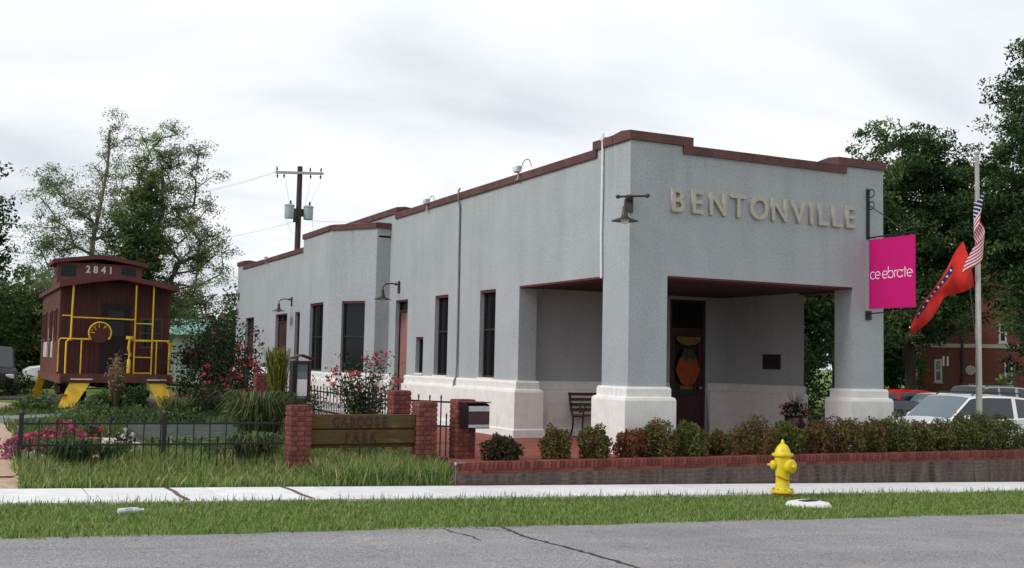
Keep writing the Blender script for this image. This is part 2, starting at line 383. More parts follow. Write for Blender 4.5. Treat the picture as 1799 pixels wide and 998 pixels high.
def skeleton(base, top_pts, trunk_pts, r0):
    """connect attractors to the nearest lower skeleton node"""
    nodes = [Vector(p) for p in trunk_pts]; par = [-1] + list(range(len(nodes)-1))
    order = sorted(top_pts, key=lambda p: (Vector(p)-nodes[len(trunk_pts)//2]).length)
    for p in order:
        p = Vector(p); best = min(range(len(nodes)), key=lambda i: (p-nodes[i]).length + max(0, nodes[i].z-p.z+.1)*1.2 + (0 if i > 1 else 2))
        q = nodes[best]; d = p-q; L = d.length; k = max(1, int(L/1.1)); prev = best
        for j in range(1, k+1):
            t = j/k; w = q + d*t + Vector((random.uniform(-.1,.1), random.uniform(-.1,.1), .10*math.sin(t*math.pi)*L*.5))
            nodes.append(w); par.append(prev); prev = len(nodes)-1
    cnt = [0]*len(nodes)
    for i in range(len(nodes)-1, 0, -1):
        cnt[i] += 1; cnt[par[i]] += cnt[i]
    tot = max(cnt[0], 1); rad = [max(.012, r0*(c/tot)**.5) for c in cnt]
    return nodes, par, rad
def tree(name, label, base, trunk_top, lobes, nclump, per, leaf, cols, r0=.22, clump_r=.6, bark='bark', group=None, shell=.55, cat='tree', aspect=.5, drop=0.0):
    base = Vector(base); root = empty(name, base, 0, label, cat, group)
    pts = []; vols = np.array([l[3]*l[4]*l[5] for l in lobes])**.8; pr = vols/vols.sum()
    for i in rng.choice(len(lobes), nclump, p=pr):
        l = lobes[i]; d = rand_dirs(1)[0]; rr = shell + (1-shell)*rng.random()**.6 if rng.random() < .75 else rng.random()*shell
        pts.append((l[0]+d[0]*l[3]*rr-base.x, l[1]+d[1]*l[4]*rr-base.y, max(.4, l[2]+d[2]*l[5]*rr-base.z)))
    tt = Vector(trunk_top)-base; trunk = [tt*(i/7) + Vector((math.sin(i*1.3)*.12, math.cos(i*1.7)*.12, 0))*(i > 0) for i in range(8)]
    trunk[0] = Vector((0, 0, -.2))
    sub = [pts[i] for i in range(0, len(pts), max(1, len(pts)//170))]
    nodes, par, rad = skeleton(base, sub, trunk, r0)
    mb = MB()
    for i in range(1, len(nodes)):
        p = par[i]
        if i < 8: mb.tube([nodes[p], nodes[i]], r0*.35, 5, cap=False); continue
        mb.tube([nodes[p], nodes[i]], [max(rad[i], min(rad[p], rad[i]*1.6)), rad[i]], 5, cap=False)
    tb = MB().tube([Vector((0,0,-.2))]+trunk[1:], [r0*1.25]+[max(rad[i], r0*(1-.085*i)*.9) for i in range(1, 8)], 9)
    t = tb.build('trunk', M[bark], root, smooth=60); lb = mb.build('limb', M[bark], root, smooth=60)
    P = np.array(pts); n = len(P)*per
    q = np.repeat(P, per, 0) + rand_dirs(n)*(rng.random((n, 1))**.45)*np.repeat(.6+.8*rng.random((len(P), 1)), per, 0)*clump_r*np.array([1.0, 1.0, .62])
    tint = np.repeat(pal(cols, len(P), .22), per, 0)*(1+.2*rng.standard_normal((n, 1)))
    keep = rng.random(n) > drop; q = q[keep]; tint = np.clip(tint[keep], .003, 1)
    np_mesh('crown', leaves(q, leaf, aspect), 4, tint, M['leaf'], root)
    return root
def dome(n, rx, ry, rz, shell=.6, lump=.18, flat=.35):
    d = rand_dirs(n, .25); ph = rng.random(6)*6.28
    k = 1 + lump*(np.sin(d[:,0]*5+ph[0])*np.sin(d[:,1]*5+ph[1]) + .6*np.sin(d[:,2]*7+ph[2]+d[:,0]*4))
    r = (shell+(1-shell)*rng.random(n)**.7); inn = rng.random(n) < .22; r[inn] = rng.random(inn.sum())*shell
    p = d*(r*k)[:, None]*np.array([rx, ry, rz]); p[:, 2] += rz*(1-flat); p[:, 2] = np.maximum(p[:, 2], .01); return p
def bush(name, label, loc, rx, ry, h, n, leaf, cols, group=None, flowers=None, nf=0, fs=.05, stems=9, aspect=.45, cat='shrub', shell=.6, lump=.18, fzone=None):
    root = empty(name, loc, rng.random()*6.28 if not fzone else 0, label, cat, group)
    p = dome(n, rx, ry, h*.55, shell, lump); np_mesh('foliage', leaves(p, leaf, aspect), 4, pal(cols, n), M['leaf'], root)
    mb = MB()
    for i in range(stems):
        a = rng.random()*6.28; rr = rng.random()*.75; t = (math.cos(a)*rx*rr, math.sin(a)*ry*rr, h*(.5+.4*rng.random()))
        mb.tube([(t[0]*.15, t[1]*.15, -.05), (t[0]*.5, t[1]*.5, t[2]*.5), t], [.012, .009, .004], 4)
    mb.build('stem', M['bark'], root)
    if flowers:
        k = 7; c = dome(nf, rx*1.03, ry*1.03, h*.57, .93, lump)
        if fzone: c = c[[fzone(q) for q in c]]; nf = len(c)
        q = np.repeat(c, k, 0) + rng.standard_normal((nf*k, 3))*fs*.45
        np_mesh('blossom', leaves(q, fs, .8), 4, np.repeat(pal(flowers, nf, .15), k, 0), M['petal'], root)
    return root
def blades(xy_z, h, w, cols, lean=.35, name='grass', parent=None, kind='stuff', jit=.25):
    n = len(xy_z); hh = h*(.5+.8*rng.random(n)) if np.isscalar(h) else h*(.6+.6*rng.random(n))
    a = rng.random(n)*6.283; ln = lean*hh*rng.random(n); b = rng.random(n)*6.283; ww = w*(.7+.6*rng.random(n))
    s = np.stack([np.cos(a)*ww/2, np.sin(a)*ww/2, np.zeros(n)], 1); off = np.stack([np.cos(b)*ln, np.sin(b)*ln, hh], 1)
    mid = off*np.array([.35, .35, .55])
    A = np.stack([xy_z-s, xy_z+s, xy_z+mid+s*.75, xy_z+mid-s*.75], 1); B = np.stack([xy_z+mid-s*.75, xy_z+mid+s*.75, xy_z+off+s*.08, xy_z+off-s*.08], 1)
    t = pal(cols, n, jit); return np_mesh(name, np.concatenate([A, B]), 4, np.concatenate([t, t]), M['grass'], parent, kind)
def tuft(name, label, loc, r, h, n, w, cols, lean=1.0, cat='grass clump', plume=None, group=None):
    root = empty(name, loc, 0, label, cat, group); a = rng.random(n)*6.283; rr = r*.25*rng.random(n)
    b = np.stack([np.cos(a)*rr, np.sin(a)*rr, np.zeros(n)], 1); L = h*(.6+.5*rng.random(n)); ln = lean*L*(.15+.85*rng.random(n))
    out_ = np.stack([np.cos(a), np.sin(a), np.zeros(n)], 1); side = np.stack([-np.sin(a), np.cos(a), np.zeros(n)], 1)*w/2
    m1 = b + out_*(ln*.3)[:, None] + np.array([0,0,1])*(L*.62)[:, None]; m2 = b + out_*(ln*.68)[:, None] + np.array([0,0,1])*(L*.92)[:, None]
    tip = b + out_*ln[:, None] + np.array([0,0,1])*(L*(.95-.45*lean*rng.random(n)))[:, None]
    v = np.concatenate([np.stack([b-side, b+side, m1+side, m1-side], 1), np.stack([m1-side, m1+side, m2+side*.8, m2-side*.8], 1), np.stack([m2-side*.8, m2+side*.8, tip+side*.1, tip-side*.1], 1)])
    t = pal(cols, n, .2); np_mesh('blade', v, 4, np.concatenate([t, t, t]), M['grass'], root, 'stuff')
    if plume:
        k = 700; c = np.array([0, 0, h*1.02]); q = rng.standard_normal((k, 3))*np.array([.13, .13, .26])*plume + c
        np_mesh('plume', leaves(q, .12, .22, .5), 4, pal([(.26,.18,.11),(.20,.13,.08),(.32,.24,.15)], k), M['grass'], root)
        MB().tube([(0,0,0),(.02,0,h*.6),(0,0,h*1.1)], .012, 5).build('stalk', M['wood_dark'], root)
    return root

# ------------------------------------------------------------------ terrain and street
SL = -.0233
def sz(x): return SL*max(-45, min(45, x))
def sstep(a, b, x): t = max(0, min(1, (x-a)/(b-a))); return t*t*(3-2*t)
def gz(x, y): t = sstep(15.0, 17.4, y)*(1-sstep(8, 13, x)); return sz(x)*(1-t) + .09*t
xs = sorted(set(list(np.arange(-8, 30, 1.0)) + list(np.arange(-60, 110, 10.0)) + [-2500, -1200, -500, -200, 200, 500, 1200, 2500]))
ys = sorted(set(list(np.arange(-6, 24, .6)) + list(np.arange(-60, 120, 10.0)) + [-600, -200, 200, 500, 1200, 2500]))
mb = MB(); nx = len(xs)
vs = [(x, y, gz(x, y)-.03) for y in ys for x in xs]
mb.add(vs, [(j*nx+i, j*nx+i+1, (j+1)*nx+i+1, (j+1)*nx+i) for j in range(len(ys)-1) for i in range(nx-1)])
tag(mb.build('ground', M['ground'], smooth=80), kind='structure')
def strip(name, y0, y1, mat, dz, x0=-45, x1=45, wob=0, kind='structure', n=240):
    m = MB(); P = []
    for i in range(n+1):
        x = x0 + (x1-x0)*i/n; w = wob*(math.sin(x*1.7)+.6*math.sin(x*4.3+1)+.4*math.sin(x*9.1))
        P += [(x, y0, sz(x)+dz), (x, y1 + w, sz(x)+dz)]
    m.add(P, [(2*i, 2*i+2, 2*i+3, 2*i+1) for i in range(n)]); o = m.build(name, mat)
    if kind: tag(o, kind=kind)
    return o
road = strip('road', -6.5, 11.10, M['asphalt'], -.012, wob=.05, n=500)
verge = strip('verge', 10.9, 13.6, M['ground'], -.022)
# pavement: slabs with open joints
m = MB(); m.add([(-45, 13.4, sz(-45)-.02), (45, 13.4, sz(45)-.02), (45, 14.95, sz(45)-.02), (-45, 14.95, sz(-45)-.02)], [(0, 1, 2, 3)])
walk = m.build('sidewalk', M['joint']); tag(walk, kind='structure')
x = -7.9; k = 0
joints = [2.48, 3.98]
edges = [-9.0 + 1.49*i for i in range(0, 22)]
slab_mesh = None
for i in range(len(edges)-1):
    a0, a1 = edges[i]+.008, edges[i+1]-.008
    if abs(edges[i]-2.93) < .01: a0 += .02
    bb = MB(); z0, z1 = sz(a0)+.012, sz(a1)+.012
    jy = .03*math.sin(i*2.3); f0 = 13.50+jy; f1 = 13.50+.03*math.sin((i+1)*2.3)
    bb.add([(a0,f0,z0-.1),(a1,f1,z1-.1),(a1,14.94,z1-.1),(a0,14.94,z0-.1),(a0,f0,z0),(a1,f1,z1),(a1,14.94,z1),(a0,14.94,z0)], [(4,5,6,7),(0,1,5,4),(1,2,6,5),(2,3,7,6),(3,0,4,7)])
    o = bb.build('slab', M['walk'], walk)
# the two wide dark joints by the caboose park
for xj in (2.47, 3.98):
    b = MB(); pts = [(xj-.03, 14.90), (xj+.0, 14.5), (xj-.02, 14.1), (xj+.01, 13.6)]
    for (a_, b_), (c_, d_) in zip(pts, pts[1:]): b.add([(a_-.03,b_,sz(a_)+.017),(a_+.03,b_,sz(a_)+.017),(c_+.03,d_,sz(c_)+.017),(c_-.03,d_,sz(c_)+.017)], [(3,2,1,0)])
    b.build('joint', M['joint'], walk)
# road cracks
def crack(pts, w):
    b = MB(); P = []
    for (x0, y0), (x1, y1) in zip(pts, pts[1:]):
        for t in np.linspace(0, 1, 9)[:-1]: P.append((x0+(x1-x0)*t+random.uniform(-.02,.02), y0+(y1-y0)*t))
    P.append(pts[-1])
    for (x0, y0), (x1, y1) in zip(P, P[1:]):
        ww = w*random.uniform(.6, 1.4)
        b.add([(x0-ww,y0,sz(x0)-.008),(x0+ww,y0,sz(x0)-.008),(x1+ww,y1,sz(x1)-.008),(x1-ww,y1,sz(x1)-.008)], [(3,2,1,0)])
    b.build('crack', M['crack'], road)
crack([(5.36,11.02),(5.30,10.4),(5.36,9.8),(5.44,9.1),(5.46,8.4),(5.5,7.0)], .020)
crack([(4.69,11.05),(4.66,10.8),(4.74,10.5),(4.72,10.2)], .010)
crack([(5.0,11.05),(5.2,10.85),(5.33,10.7)], .008)

# ------------------------------------------------------------------ plaza and depot
BX, BY, BZ = 10.01, 15.935, .16
m = MB(); m.prism([(6.75,15.0),(17.2,15.0),(17.2,46.5),(7.2,46.5)], -.9, BZ); tag(m.build('plaza', M['pavers']), kind='structure')
m = MB(); m.prism([(17.2,15.0),(45,15.0),(45,16.0),(17.2,16.0)], -1.4, .12); tag(m.build('planting_bed', M['soil']), kind='structure')

depot = empty('depot_building', (BX, BY, BZ), 0, 'long grey stucco depot with white plinth, brown coping and corner porch', 'building')
def wall_grid(mb, sc, zc, solid, fn, t0, t1):
    sc = sorted(set(round(q, 4) for q in sc)); zc = sorted(set(round(q, 4) for q in zc)); ns, nz_ = len(sc)-1, len(zc)-1
    S = [[solid((sc[i]+sc[i+1])/2, (zc[j]+zc[j+1])/2) for j in range(nz_)] for i in range(ns)]
    g = lambda i, j: 0 <= i < ns and 0 <= j < nz_ and S[i][j]
    for i in range(ns):
        for j in range(nz_):
            if not S[i][j]: continue
            a, b, c, d = sc[i], sc[i+1], zc[j], zc[j+1]
            mb.quad(fn(a,t0,c), fn(b,t0,c), fn(b,t0,d), fn(a,t0,d)); mb.quad(fn(a,t1,c), fn(a,t1,d), fn(b,t1,d), fn(b,t1,c))
            if not g(i-1,j): mb.quad(fn(a,t0,c), fn(a,t0,d), fn(a,t1,d), fn(a,t1,c))
            if not g(i+1,j): mb.quad(fn(b,t0,c), fn(b,t1,c), fn(b,t1,d), fn(b,t0,d))
            if not g(i,j-1): mb.quad(fn(a,t0,c), fn(a,t1,c), fn(b,t1,c), fn(b,t0,c))
            if not g(i,j+1): mb.quad(fn(a,t0,d), fn(b,t0,d), fn(b,t1,d), fn(a,t1,d))
W, LEN, HT = 5.70, 30.0, 3.03
LOW, HIGH = 5.17, 5.31
side_open = [(.85,4.12,-1,HT),(5.23,6.02,1.15,HT),(7.78,8.58,1.15,HT),(9.28,9.77,1.18,2.07),(10.39,11.26,-1,HT),(20.4,21.0,1.15,HT),(22.02,23.6,-1,HT),(26.9,28.3,-1,HT)]
def side_top(s): return HIGH if s < 1.16 or 11.35 < s < 16.2 or s > 28.9 else (LOW if s < 16.2 else 5.0)
mbw = MB()
sc = [.48, LEN, 1.16, 11.35, 16.2, 28.9] + [q for o in side_open for q in o[:2]]; zc = [-.5, 5.0, LOW, HIGH] + [q for o in side_open for q in o[2:]]
wall_grid(mbw, sc, zc, lambda s, z: z < side_top(s) and not any(a < s < b and c < z < d for a, b, c, d in side_open), lambda s, t, z: (t, s, z), 0, .4)
def front_top(s): return HIGH if s < 1.16 or s > 4.66 else LOW
wall_grid(mbw, [0, W, .77, 4.93, 1.16, 4.66], [-.5, HT, LOW, HIGH], lambda s, z: z < front_top(s) and not (.77 < s < 4.93 and z < HT), lambda s, t, z: (s, t, z), 0, .48)
# right wall: splayed jamb behind the open porch corner, and the lintel over it
mbw.prism([(5.45,1.95),(5.70,2.32),(5.70,LEN),(5.45,LEN)], -.5, HT); mbw.box(5.30, W, .48, LEN, HT, LOW)
# porch back wall with door opening, ceiling edge beams, far end
wall_grid(mbw, [.4, 5.45, 3.90, 4.86], [-.5, HT+.02, 2.96], lambda s, z: not (3.90 < s < 4.86 and z < 2.96), lambda s, t, z: (s, t, z), 4.5, 4.75)
mbw.box(.4, 5.3, 4.5, 4.75, HT+.02, 4.9); mbw.box(.4, 5.45, LEN-.3, LEN, -.5, LOW)
# bay
bay = [(0,11.78),(-.38,11.78),(-1.24,13.05),(-1.24,15.75),(-.38,17.0),(0,17.0)]
BH = 4.94
def seg_wall(p, q, opens, h):
    p, q = Vector(p), Vector(q); d = (q-p); L = d.length; d.normalize(); nn = Vector((-d.y, d.x))
    if nn.x > 0: nn = -nn
    if abs(nn.x) < 1e-6 and p.y < 14: nn = Vector((0, -1))
    fn = lambda s, t, z: (p.x+d.x*s-nn.x*t, p.y+d.y*s-nn.y*t, z)
    wall_grid(mbw, [0, L]+[o for w in opens for o in w[:2]], [-.5, h]+[o for w in opens for o in w[2:]], lambda s, z: not any(a < s < b and c < z < dd for a, b, c, dd in opens), fn, 0, .25)
    return fn, L
fn1, L1 = seg_wall(bay[0], bay[1], [], BH)
fn2, L2 = seg_wall(bay[1], bay[2], [(.33, 1.10, 1.15, HT)], BH)
fn3, L3 = seg_wall(bay[2], bay[3], [(.52, 1.80, 1.15, HT)], BH)
fn4, L4 = seg_wall(bay[3], bay[4], [], BH); fn5, L5 = seg_wall(bay[4], bay[5], [], BH)
o = mbw.build('wall', M['stucco'], depot); fixn(o)
m = MB(); m.box(.41, 5.29, .49, 4.49, HT, HT+.06); m.build('porch_ceiling', M['ceiling'], depot)
m = MB(); m.box(.41, 5.29, .49, LEN-.01, 4.80, 4.86); m.prism([(x_+.05, y_) for x_, y_ in bay], 4.7, 4.75); m.build('roof', M['slab_grey'], depot)
# maroon soffit boards in the heads of the openings
m = MB(); m.box(.775, 4.925, .004, .476, HT-.035, HT-.003); m.box(.004, .396, .855, 4.115, HT-.035, HT-.003); m.box(5.305, 5.695, .49, 1.94, HT-.035, HT-.003)
m.build('soffit_board', M['maroon'], depot)

# plinth swept along the foot of the wall
PROF = [(.15,-.45),(.15,.15),(.125,.18),(.125,.90),(.11,.945),(.062,.965),(.062,1.09),(.045,1.125),(-.02,1.135)]
def sweep(path, closed=False, name='plinth', prof=PROF, outward=1):
    P = [Vector(p) for p in path]; n = len(P); rows = []
    for i in range(n):
        a = P[i-1] if (i or closed) else None; c = P[(i+1) % n] if (i < n-1 or closed) else None
        def nm(u, v): d = (v-u).normalized(); return Vector((d.y, -d.x))*outward
        if a is None: k = nm(P[i], c)
        elif c is None: k = nm(a, P[i])
        else:
            n1_, n2_ = nm(a, P[i]), nm(P[i], c); k = (n1_+n2_); k = k/max(.35, k.dot(n1_))
        rows.append([(P[i].x+k.x*o_, P[i].y+k.y*o_, z) for o_, z in prof])
    mb = MB(); q = len(prof); mb.v = [p for r_ in rows for p in r_]
    for i in range(n if closed else n-1):
        for j in range(q-1): mb.f.append((i*q+j, ((i+1) % n)*q+j, ((i+1) % n)*q+j+1, i*q+j+1))
    if not closed: mb.f += [tuple(range(q)), tuple((n-1)*q+j for j in range(q))]
    mb.m = [0]*len(mb.f); o = mb.build(name, M['plinth'], depot); fixn(o); return o
sweep([(0,0),(.77,0),(.77,.48),(.4,.48),(.4,.85),(0,.85)], True)
sweep([(4.93,0),(5.70,0),(5.70,.48),(4.93,.48)], True)
sweep([(0,10.385),(0,4.12),(.4,4.12),(.4,4.5),(3.88,4.5)], outward=-1) if False else sweep([(3.86,4.5),(.4,4.5),(.4,4.12),(0,4.12),(0,10.38)], outward=-1)
sweep([(5.70,2.6),(5.70,2.32),(5.45,1.95),(5.45,4.5),(4.90,4.5)], outward=1) if False else None
sweep([(4.90,4.5),(5.45,4.5),(5.45,1.95),(5.70,2.32),(5.70,3.0)], outward=1)
sweep([(0,11.27)] + bay[0:] + [(0,22.01)], outward=-1)
sweep([(0,23.61),(0,26.89)], outward=-1); sweep([(0,28.31),(0,30.0)], outward=-1)

# coping tiles
def coping(p, q, z, n=None, ext=.045, th=.4, h=.155, zig=0):
    p, q = Vector(p), Vector(q); d = q-p; L = d.length; d.normalize(); nn = Vector((-d.y, d.x)); k = n or max(1, round(L/.62))
    for i in range(k):
        a, b = L*i/k+.002, L*(i+1)/k-.002; j = random.uniform(-.004, .004)
        mb = MB(); pr = [(-ext+j, -.0), (-ext+j, h), (th*.5, h+.03), (th+ext, h), (th+ext, 0)]
        mb.xprism(pr, lambda o_, z_, t: (p.x+d.x*t+nn.x*o_, p.y+d.y*t+nn.y*o_, z+z_), a, b); mb.build('coping_tile', M['coping'], depot)
# front (inner side is +y): direction +x, normal +y
coping((-.045,0),(1.26,0), HIGH+.003, th=.48); coping((1.06,0),(4.76,0), LOW+.0, th=.48, h=.150); coping((4.56,0),(W+.045,0), HIGH+.003, th=.48)
# side: direction -y so that the normal points to +x
def sidecop(y0, y1, z, **k): coping((0,y1),(0,y0), z, **k)
sidecop(.54,1.22,HIGH+.003); sidecop(1.10,11.42,LOW, h=.150); sidecop(11.30,16.25,HIGH+.003); sidecop(16.1,29.0,5.0); sidecop(28.85,30.05,HIGH-.12)
def cop_seg(p, q): coping(q, p, BH, th=.2, h=.14)
for a_, b_ in zip(bay, bay[1:]): cop_seg(a_, b_)
# downpipes, cables
m = MB(); m.tube([(-.03,.88,5.56),(-.03,.88,5.2),(-.035,.87,4.6),(-.03,.89,3.8),(-.03,.86,3.03),(-.03,.87,3.0)], .024, 8); m.box(-.06,.02,.83,.93,5.44,5.5)
m.build('conduit', M['pipe_white'], depot, smooth=50)
m = MB(); m.tube([(-.02,7.2,5.42),(-.06,7.2,5.38),(-.06,7.19,5.12),(-.03,7.17,5.0),(-.03,7.14,3.0),(-.035,7.12,1.5),(-.05,7.11,1.15),(-.10,7.11,1.05),(-.10,7.11,.95)], .022, 7)
m.build('downpipe', M['drain'], depot, smooth=50)
m = MB(); m.tube([(-.10,7.11,.95),(-.10,7.11,.72)], .02, 6); m.build('pipe_end', M['coping'], depot)

# BENTONVILLE letters, each its own piece
def text_mesh(s, size, ext=.02, off=0.0, sx=1.0, align='CENTER'):
    c = bpy.data.curves.new('t', 'FONT'); c.body = s; c.size = size; c.extrude = ext; c.offset = off; c.align_x = align; c.resolution_u = 4
    ob = bpy.data.objects.new('t', c); col.objects.link(ob); dg = bpy.context.evaluated_depsgraph_get(); me = bpy.data.meshes.new_from_object(ob.evaluated_get(dg))
    bpy.data.objects.remove(ob); bpy.data.curves.remove(c)
    if sx != 1: me.transform(Matrix.Diagonal((sx, 1, 1, 1)))
    return me
def letter_objs(s, xs_, size, parent, mat, fn_mat, name='letter', off=.0, sx=1, ext=.02):
    for ch, xx in zip(s, xs_):
        if ch == ' ': continue
        me = text_mesh(ch, size, ext, off, sx); me.materials.append(mat); o = bpy.data.objects.new(name, me); link(o, parent); o.matrix_local = fn_mat(xx)
RX90 = Matrix.Rotation(R(90), 4, 'X')
cap_h = .40; size = cap_h/.70
lx = [.935, 1.345, 1.79, 2.235, 2.70, 3.155, 3.60, 3.90, 4.17, 4.50, 4.83]
letter_objs('BENTONVILLE', lx, size, depot, M['letter'], lambda xx: Matrix.Translation((xx, -.03, 4.15)) @ RX90, off=.009, sx=.92, ext=.028)

# windows and doors
def window_part(fn, s0, s1, z0, z1, depth=.10, rails=(.5,), name='window', mull=False, sill=True):
    fr = MB(); w = .055
    bx = lambda a, b, c, d, t0, t1, mbb: mbb.add([fn(a,t0,c),fn(b,t0,c),fn(b,t1,c),fn(a,t1,c),fn(a,t0,d),fn(b,t0,d),fn(b,t1,d),fn(a,t1,d)], [(3,2,1,0),(4,5,6,7),(0,1,5,4),(1,2,6,5),(2,3,7,6),(3,0,4,7)])
    bx(s0, s0+w, z0, z1, depth, depth+.06, fr); bx(s1-w, s1, z0, z1, depth, depth+.06, fr); bx(s0+w, s1-w, z0, z0+w, depth, depth+.06, fr); bx(s0+w, s1-w, z1-w, z1, depth, depth+.06, fr)
    for r_ in rails: zz_ = z0+(z1-z0)*r_; bx(s0+w, s1-w, zz_-.02, zz_+.02, depth+.002, depth+.055, fr)
    if mull: c_ = (s0+s1)/2; bx(c_-.02, c_+.02, z0+w, z1-w, depth+.004, depth+.05, fr)
    f = fr.build(name, M['frame_dark'], depot)
    g = MB(); bx(s0+.01, s1-.01, z0+.01, z1-.01, depth+.03, depth+.045, g); g.build('pane', M['glass'], f)
    h = MB(); bx(s0+.003, s1-.003, z1-.06, z1-.003, .02, depth+.02, h); h.build('head_board', M['maroon'], f)
    if sill:
        s_ = MB(); bx(s0-.02, s1+.02, z0-.03, z0+.012, -.03, depth, s_); s_.build('sill', M['plinth'], f)
    return f
sidefn = lambda s, t, z: (t, s, z)
for a_, b_, c_, d_ in side_open[1:4]: window_part(sidefn, a_, b_, c_, d_, rails=(.55,) if d_ > 2.5 else ())
window_part(sidefn, *side_open[5], rails=())
window_part(fn2, .33, 1.10, 1.15, HT, depth=.08, rails=(.5,), sill=False); window_part(fn3, .52, 1.80, 1.15, HT, depth=.08, rails=(.5,), mull=True, sill=False)
def door_part(fn, s0, s1, z0, z1, mat, depth=.11, transom=.28, panels=((.12,.45),(.52,.93)), leafs=1):
    bx = lambda a, b, c, d, t0, t1, mbb: mbb.add([fn(a,t0,c),fn(b,t0,c),fn(b,t1,c),fn(a,t1,c),fn(a,t0,d),fn(b,t0,d),fn(b,t1,d),fn(a,t1,d)], [(3,2,1,0),(4,5,6,7),(0,1,5,4),(1,2,6,5),(2,3,7,6),(3,0,4,7)])
    d = MB(); bx(s0+.05, s1-.05, z0, z1-transom-.03, depth+.02, depth+.07, d); dr = d.build('door', mat, depot)
    f = MB(); bx(s0, s0+.05, z0, z1, depth-.01, depth+.08, f); bx(s1-.05, s1, z0, z1, depth-.01, depth+.08, f); bx(s0+.05, s1-.05, z1-.05, z1, depth-.01, depth+.08, f); bx(s0+.05, s1-.05, z1-transom-.03, z1-transom+.03, depth-.01, depth+.08, f); f.build('frame', M['maroon_door'] if mat is not M['tan_door'] else M['frame_dark'], dr)
    g = MB(); bx(s0+.05, s1-.05, z1-transom+.03, z1-.05, depth+.03, depth+.05, g); g.build('transom_pane', M['glass'], dr)
    wd = (s1-s0-.1)/leafs
    for l in range(leafs):
        for p0, p1 in panels:
            H_ = z1-transom-z0; q = MB(); bx(s0+.05+wd*l+.10, s0+.05+wd*(l+1)-.10, z0+H_*p0, z0+H_*p1, depth+.008, depth+.03, q); bevel(q.build('panel', mat, dr), .008)
    k = MB(); c = fn(s0+.13, depth-.03, z0+1.0); k.lathe([(0,-.03),(.025,-.02),(.03,0),(.02,.02),(0,.03)], 10, c); k.build('handle', M['galv'], dr, smooth=60)
    h = MB(); bx(s0+.003, s1-.003, z1-.05, z1-.003, .02, depth-.012, h); h.build('head_board', M['maroon'], dr)
door_part(sidefn, 10.39, 11.26, 0, HT, M['tan_door']); door_part(sidefn, 22.02, 23.6, 0, HT, M['maroon_door'], leafs=2); door_part(sidefn, 26.9, 28.3, 0, HT, M['maroon_door'], leafs=2)
# glazed porch door
d = MB(); y0 = 4.58; s0, s1, z1 = 3.90, 4.86, 2.96
d.box(s0,s0+.07,y0-.06,y0+.06,0,z1); d.box(s1-.07,s1,y0-.06,y0+.06,0,z1); d.box(s0+.07,s1-.07,y0-.06,y0+.06,z1-.07,z1); d.box(s0+.07,s1-.07,y0-.06,y0+.06,2.26,2.33); d.box(s0+.07,s1-.07,y0-.03,y0+.03,.01,.82)
d.box(s0+.07,s0+.17,y0-.028,y0+.028,.82,2.26); d.box(s1-.17,s1-.07,y0-.028,y0+.028,.82,2.26); d.box(s0+.17,s1-.17,y0-.028,y0+.028,2.16,2.26)
pd = d.build('entrance_door', M['maroon_door'], depot)
g = MB(); g.box(s0+.17,s1-.17,y0-.008,y0+.008,.82,2.16); g.build('pane', M['glass_porch'], pd)
g = MB(); g.box(s0+.07,s1-.07,y0-.01,y0+.01,2.33,z1-.07); g.build('transom_pane', M['glass'], pd)
q = MB(); q.box(s0+.20,s1-.20,y0-.045,y0-.03,.15,.68); bevel(q.build('panel', M['maroon_door'], pd), .01)
q = MB(); q.box(s0+.30,s1-.33,y0-.05,y0-.03,.98,1.06); q.build('mail_slot', M['gold'], pd)
k = MB(); k.lathe([(0,-.03),(.028,-.02),(.03,0),(.02,.02),(0,.03)], 10, (s1-.12,y0-.07,1.02)); k.build('handle', M['galv'], pd, smooth=60)
db = empty('door_banner', (BX+4.38, BY+4.50, BZ), 0, 'orange pumpkin banner with green stem and gold swag in the porch door', 'banner')
m = MB(); m.xprism([(.30*math.cos(t)*(1+.06*math.cos(6*t)), 1.42+.36*math.sin(t)) for t in np.linspace(0,2*math.pi,30)[:-1]], lambda a,b,t:(a,t,b), -.012, .0); m.build('pumpkin', M['orange'], db)
m = MB(); m.xprism([(-.22,1.66),(-.12,1.70),(-.05,1.58),(.03,1.69),(.12,1.62),(.22,1.68),(.12,1.86),(-.10,1.88)], lambda a,b,t:(a,t,b), -.018, -.012); m.build('leaf_top', M['leafgreen'], db)
m = MB(); m.xprism([(-.33,2.14),(-.29,2.04),(-.18,1.97),(0,1.94),(.18,1.97),(.29,2.04),(.33,2.14)], lambda a,b,t:(a,t,b), -.024, -.018); m.build('swag', M['gold'], db)
# rooftop floodlights with looped cable (things of their own)
def flood(yy, z, label, cable=True, s=1):
    r_ = empty('flood_light', (BX-.06, BY+yy, BZ+z), 0, label, 'flood light', 'flood lights along the parapet')
    r_.scale = (.62, .72, .72)
    a = MB(); a.box(-.10,.02,-.14,.14,.06,.22); a.build('lamp_head', M['galv'], r_)
    b = MB(); b.box(-.14,-.10,-.12,.12,.07,.21); b.build('lens', M['lens'], r_)
    c = MB(); c.box(-.03,.03,-.02,.02,-.14,.06); c.box(-.06,.04,-.06,.06,-.16,-.14); c.build('bracket', M['galv'], r_)
    if cable:
        pts = [(.02, -.14-.3*(1-math.cos(t))*s, .12+.24*math.sin(t)*s) for t in np.linspace(0, math.pi, 12)]
        d = MB(); d.tube(pts, .013, 5); d.build('cable', M['cable'], r_)
flood(4.15, 5.30, 'pale flood light with tall looped cable on parapet nearest the corner'); flood(9.1, 5.24, 'pale flood light with small cable loop on parapet left of downpipe', s=.7)
flood(15.2, 5.02, 'small pale flood light on coping of the bay', False); flood(25.0, 5.05, 'small pale flood light on far low parapet past the bay', False)

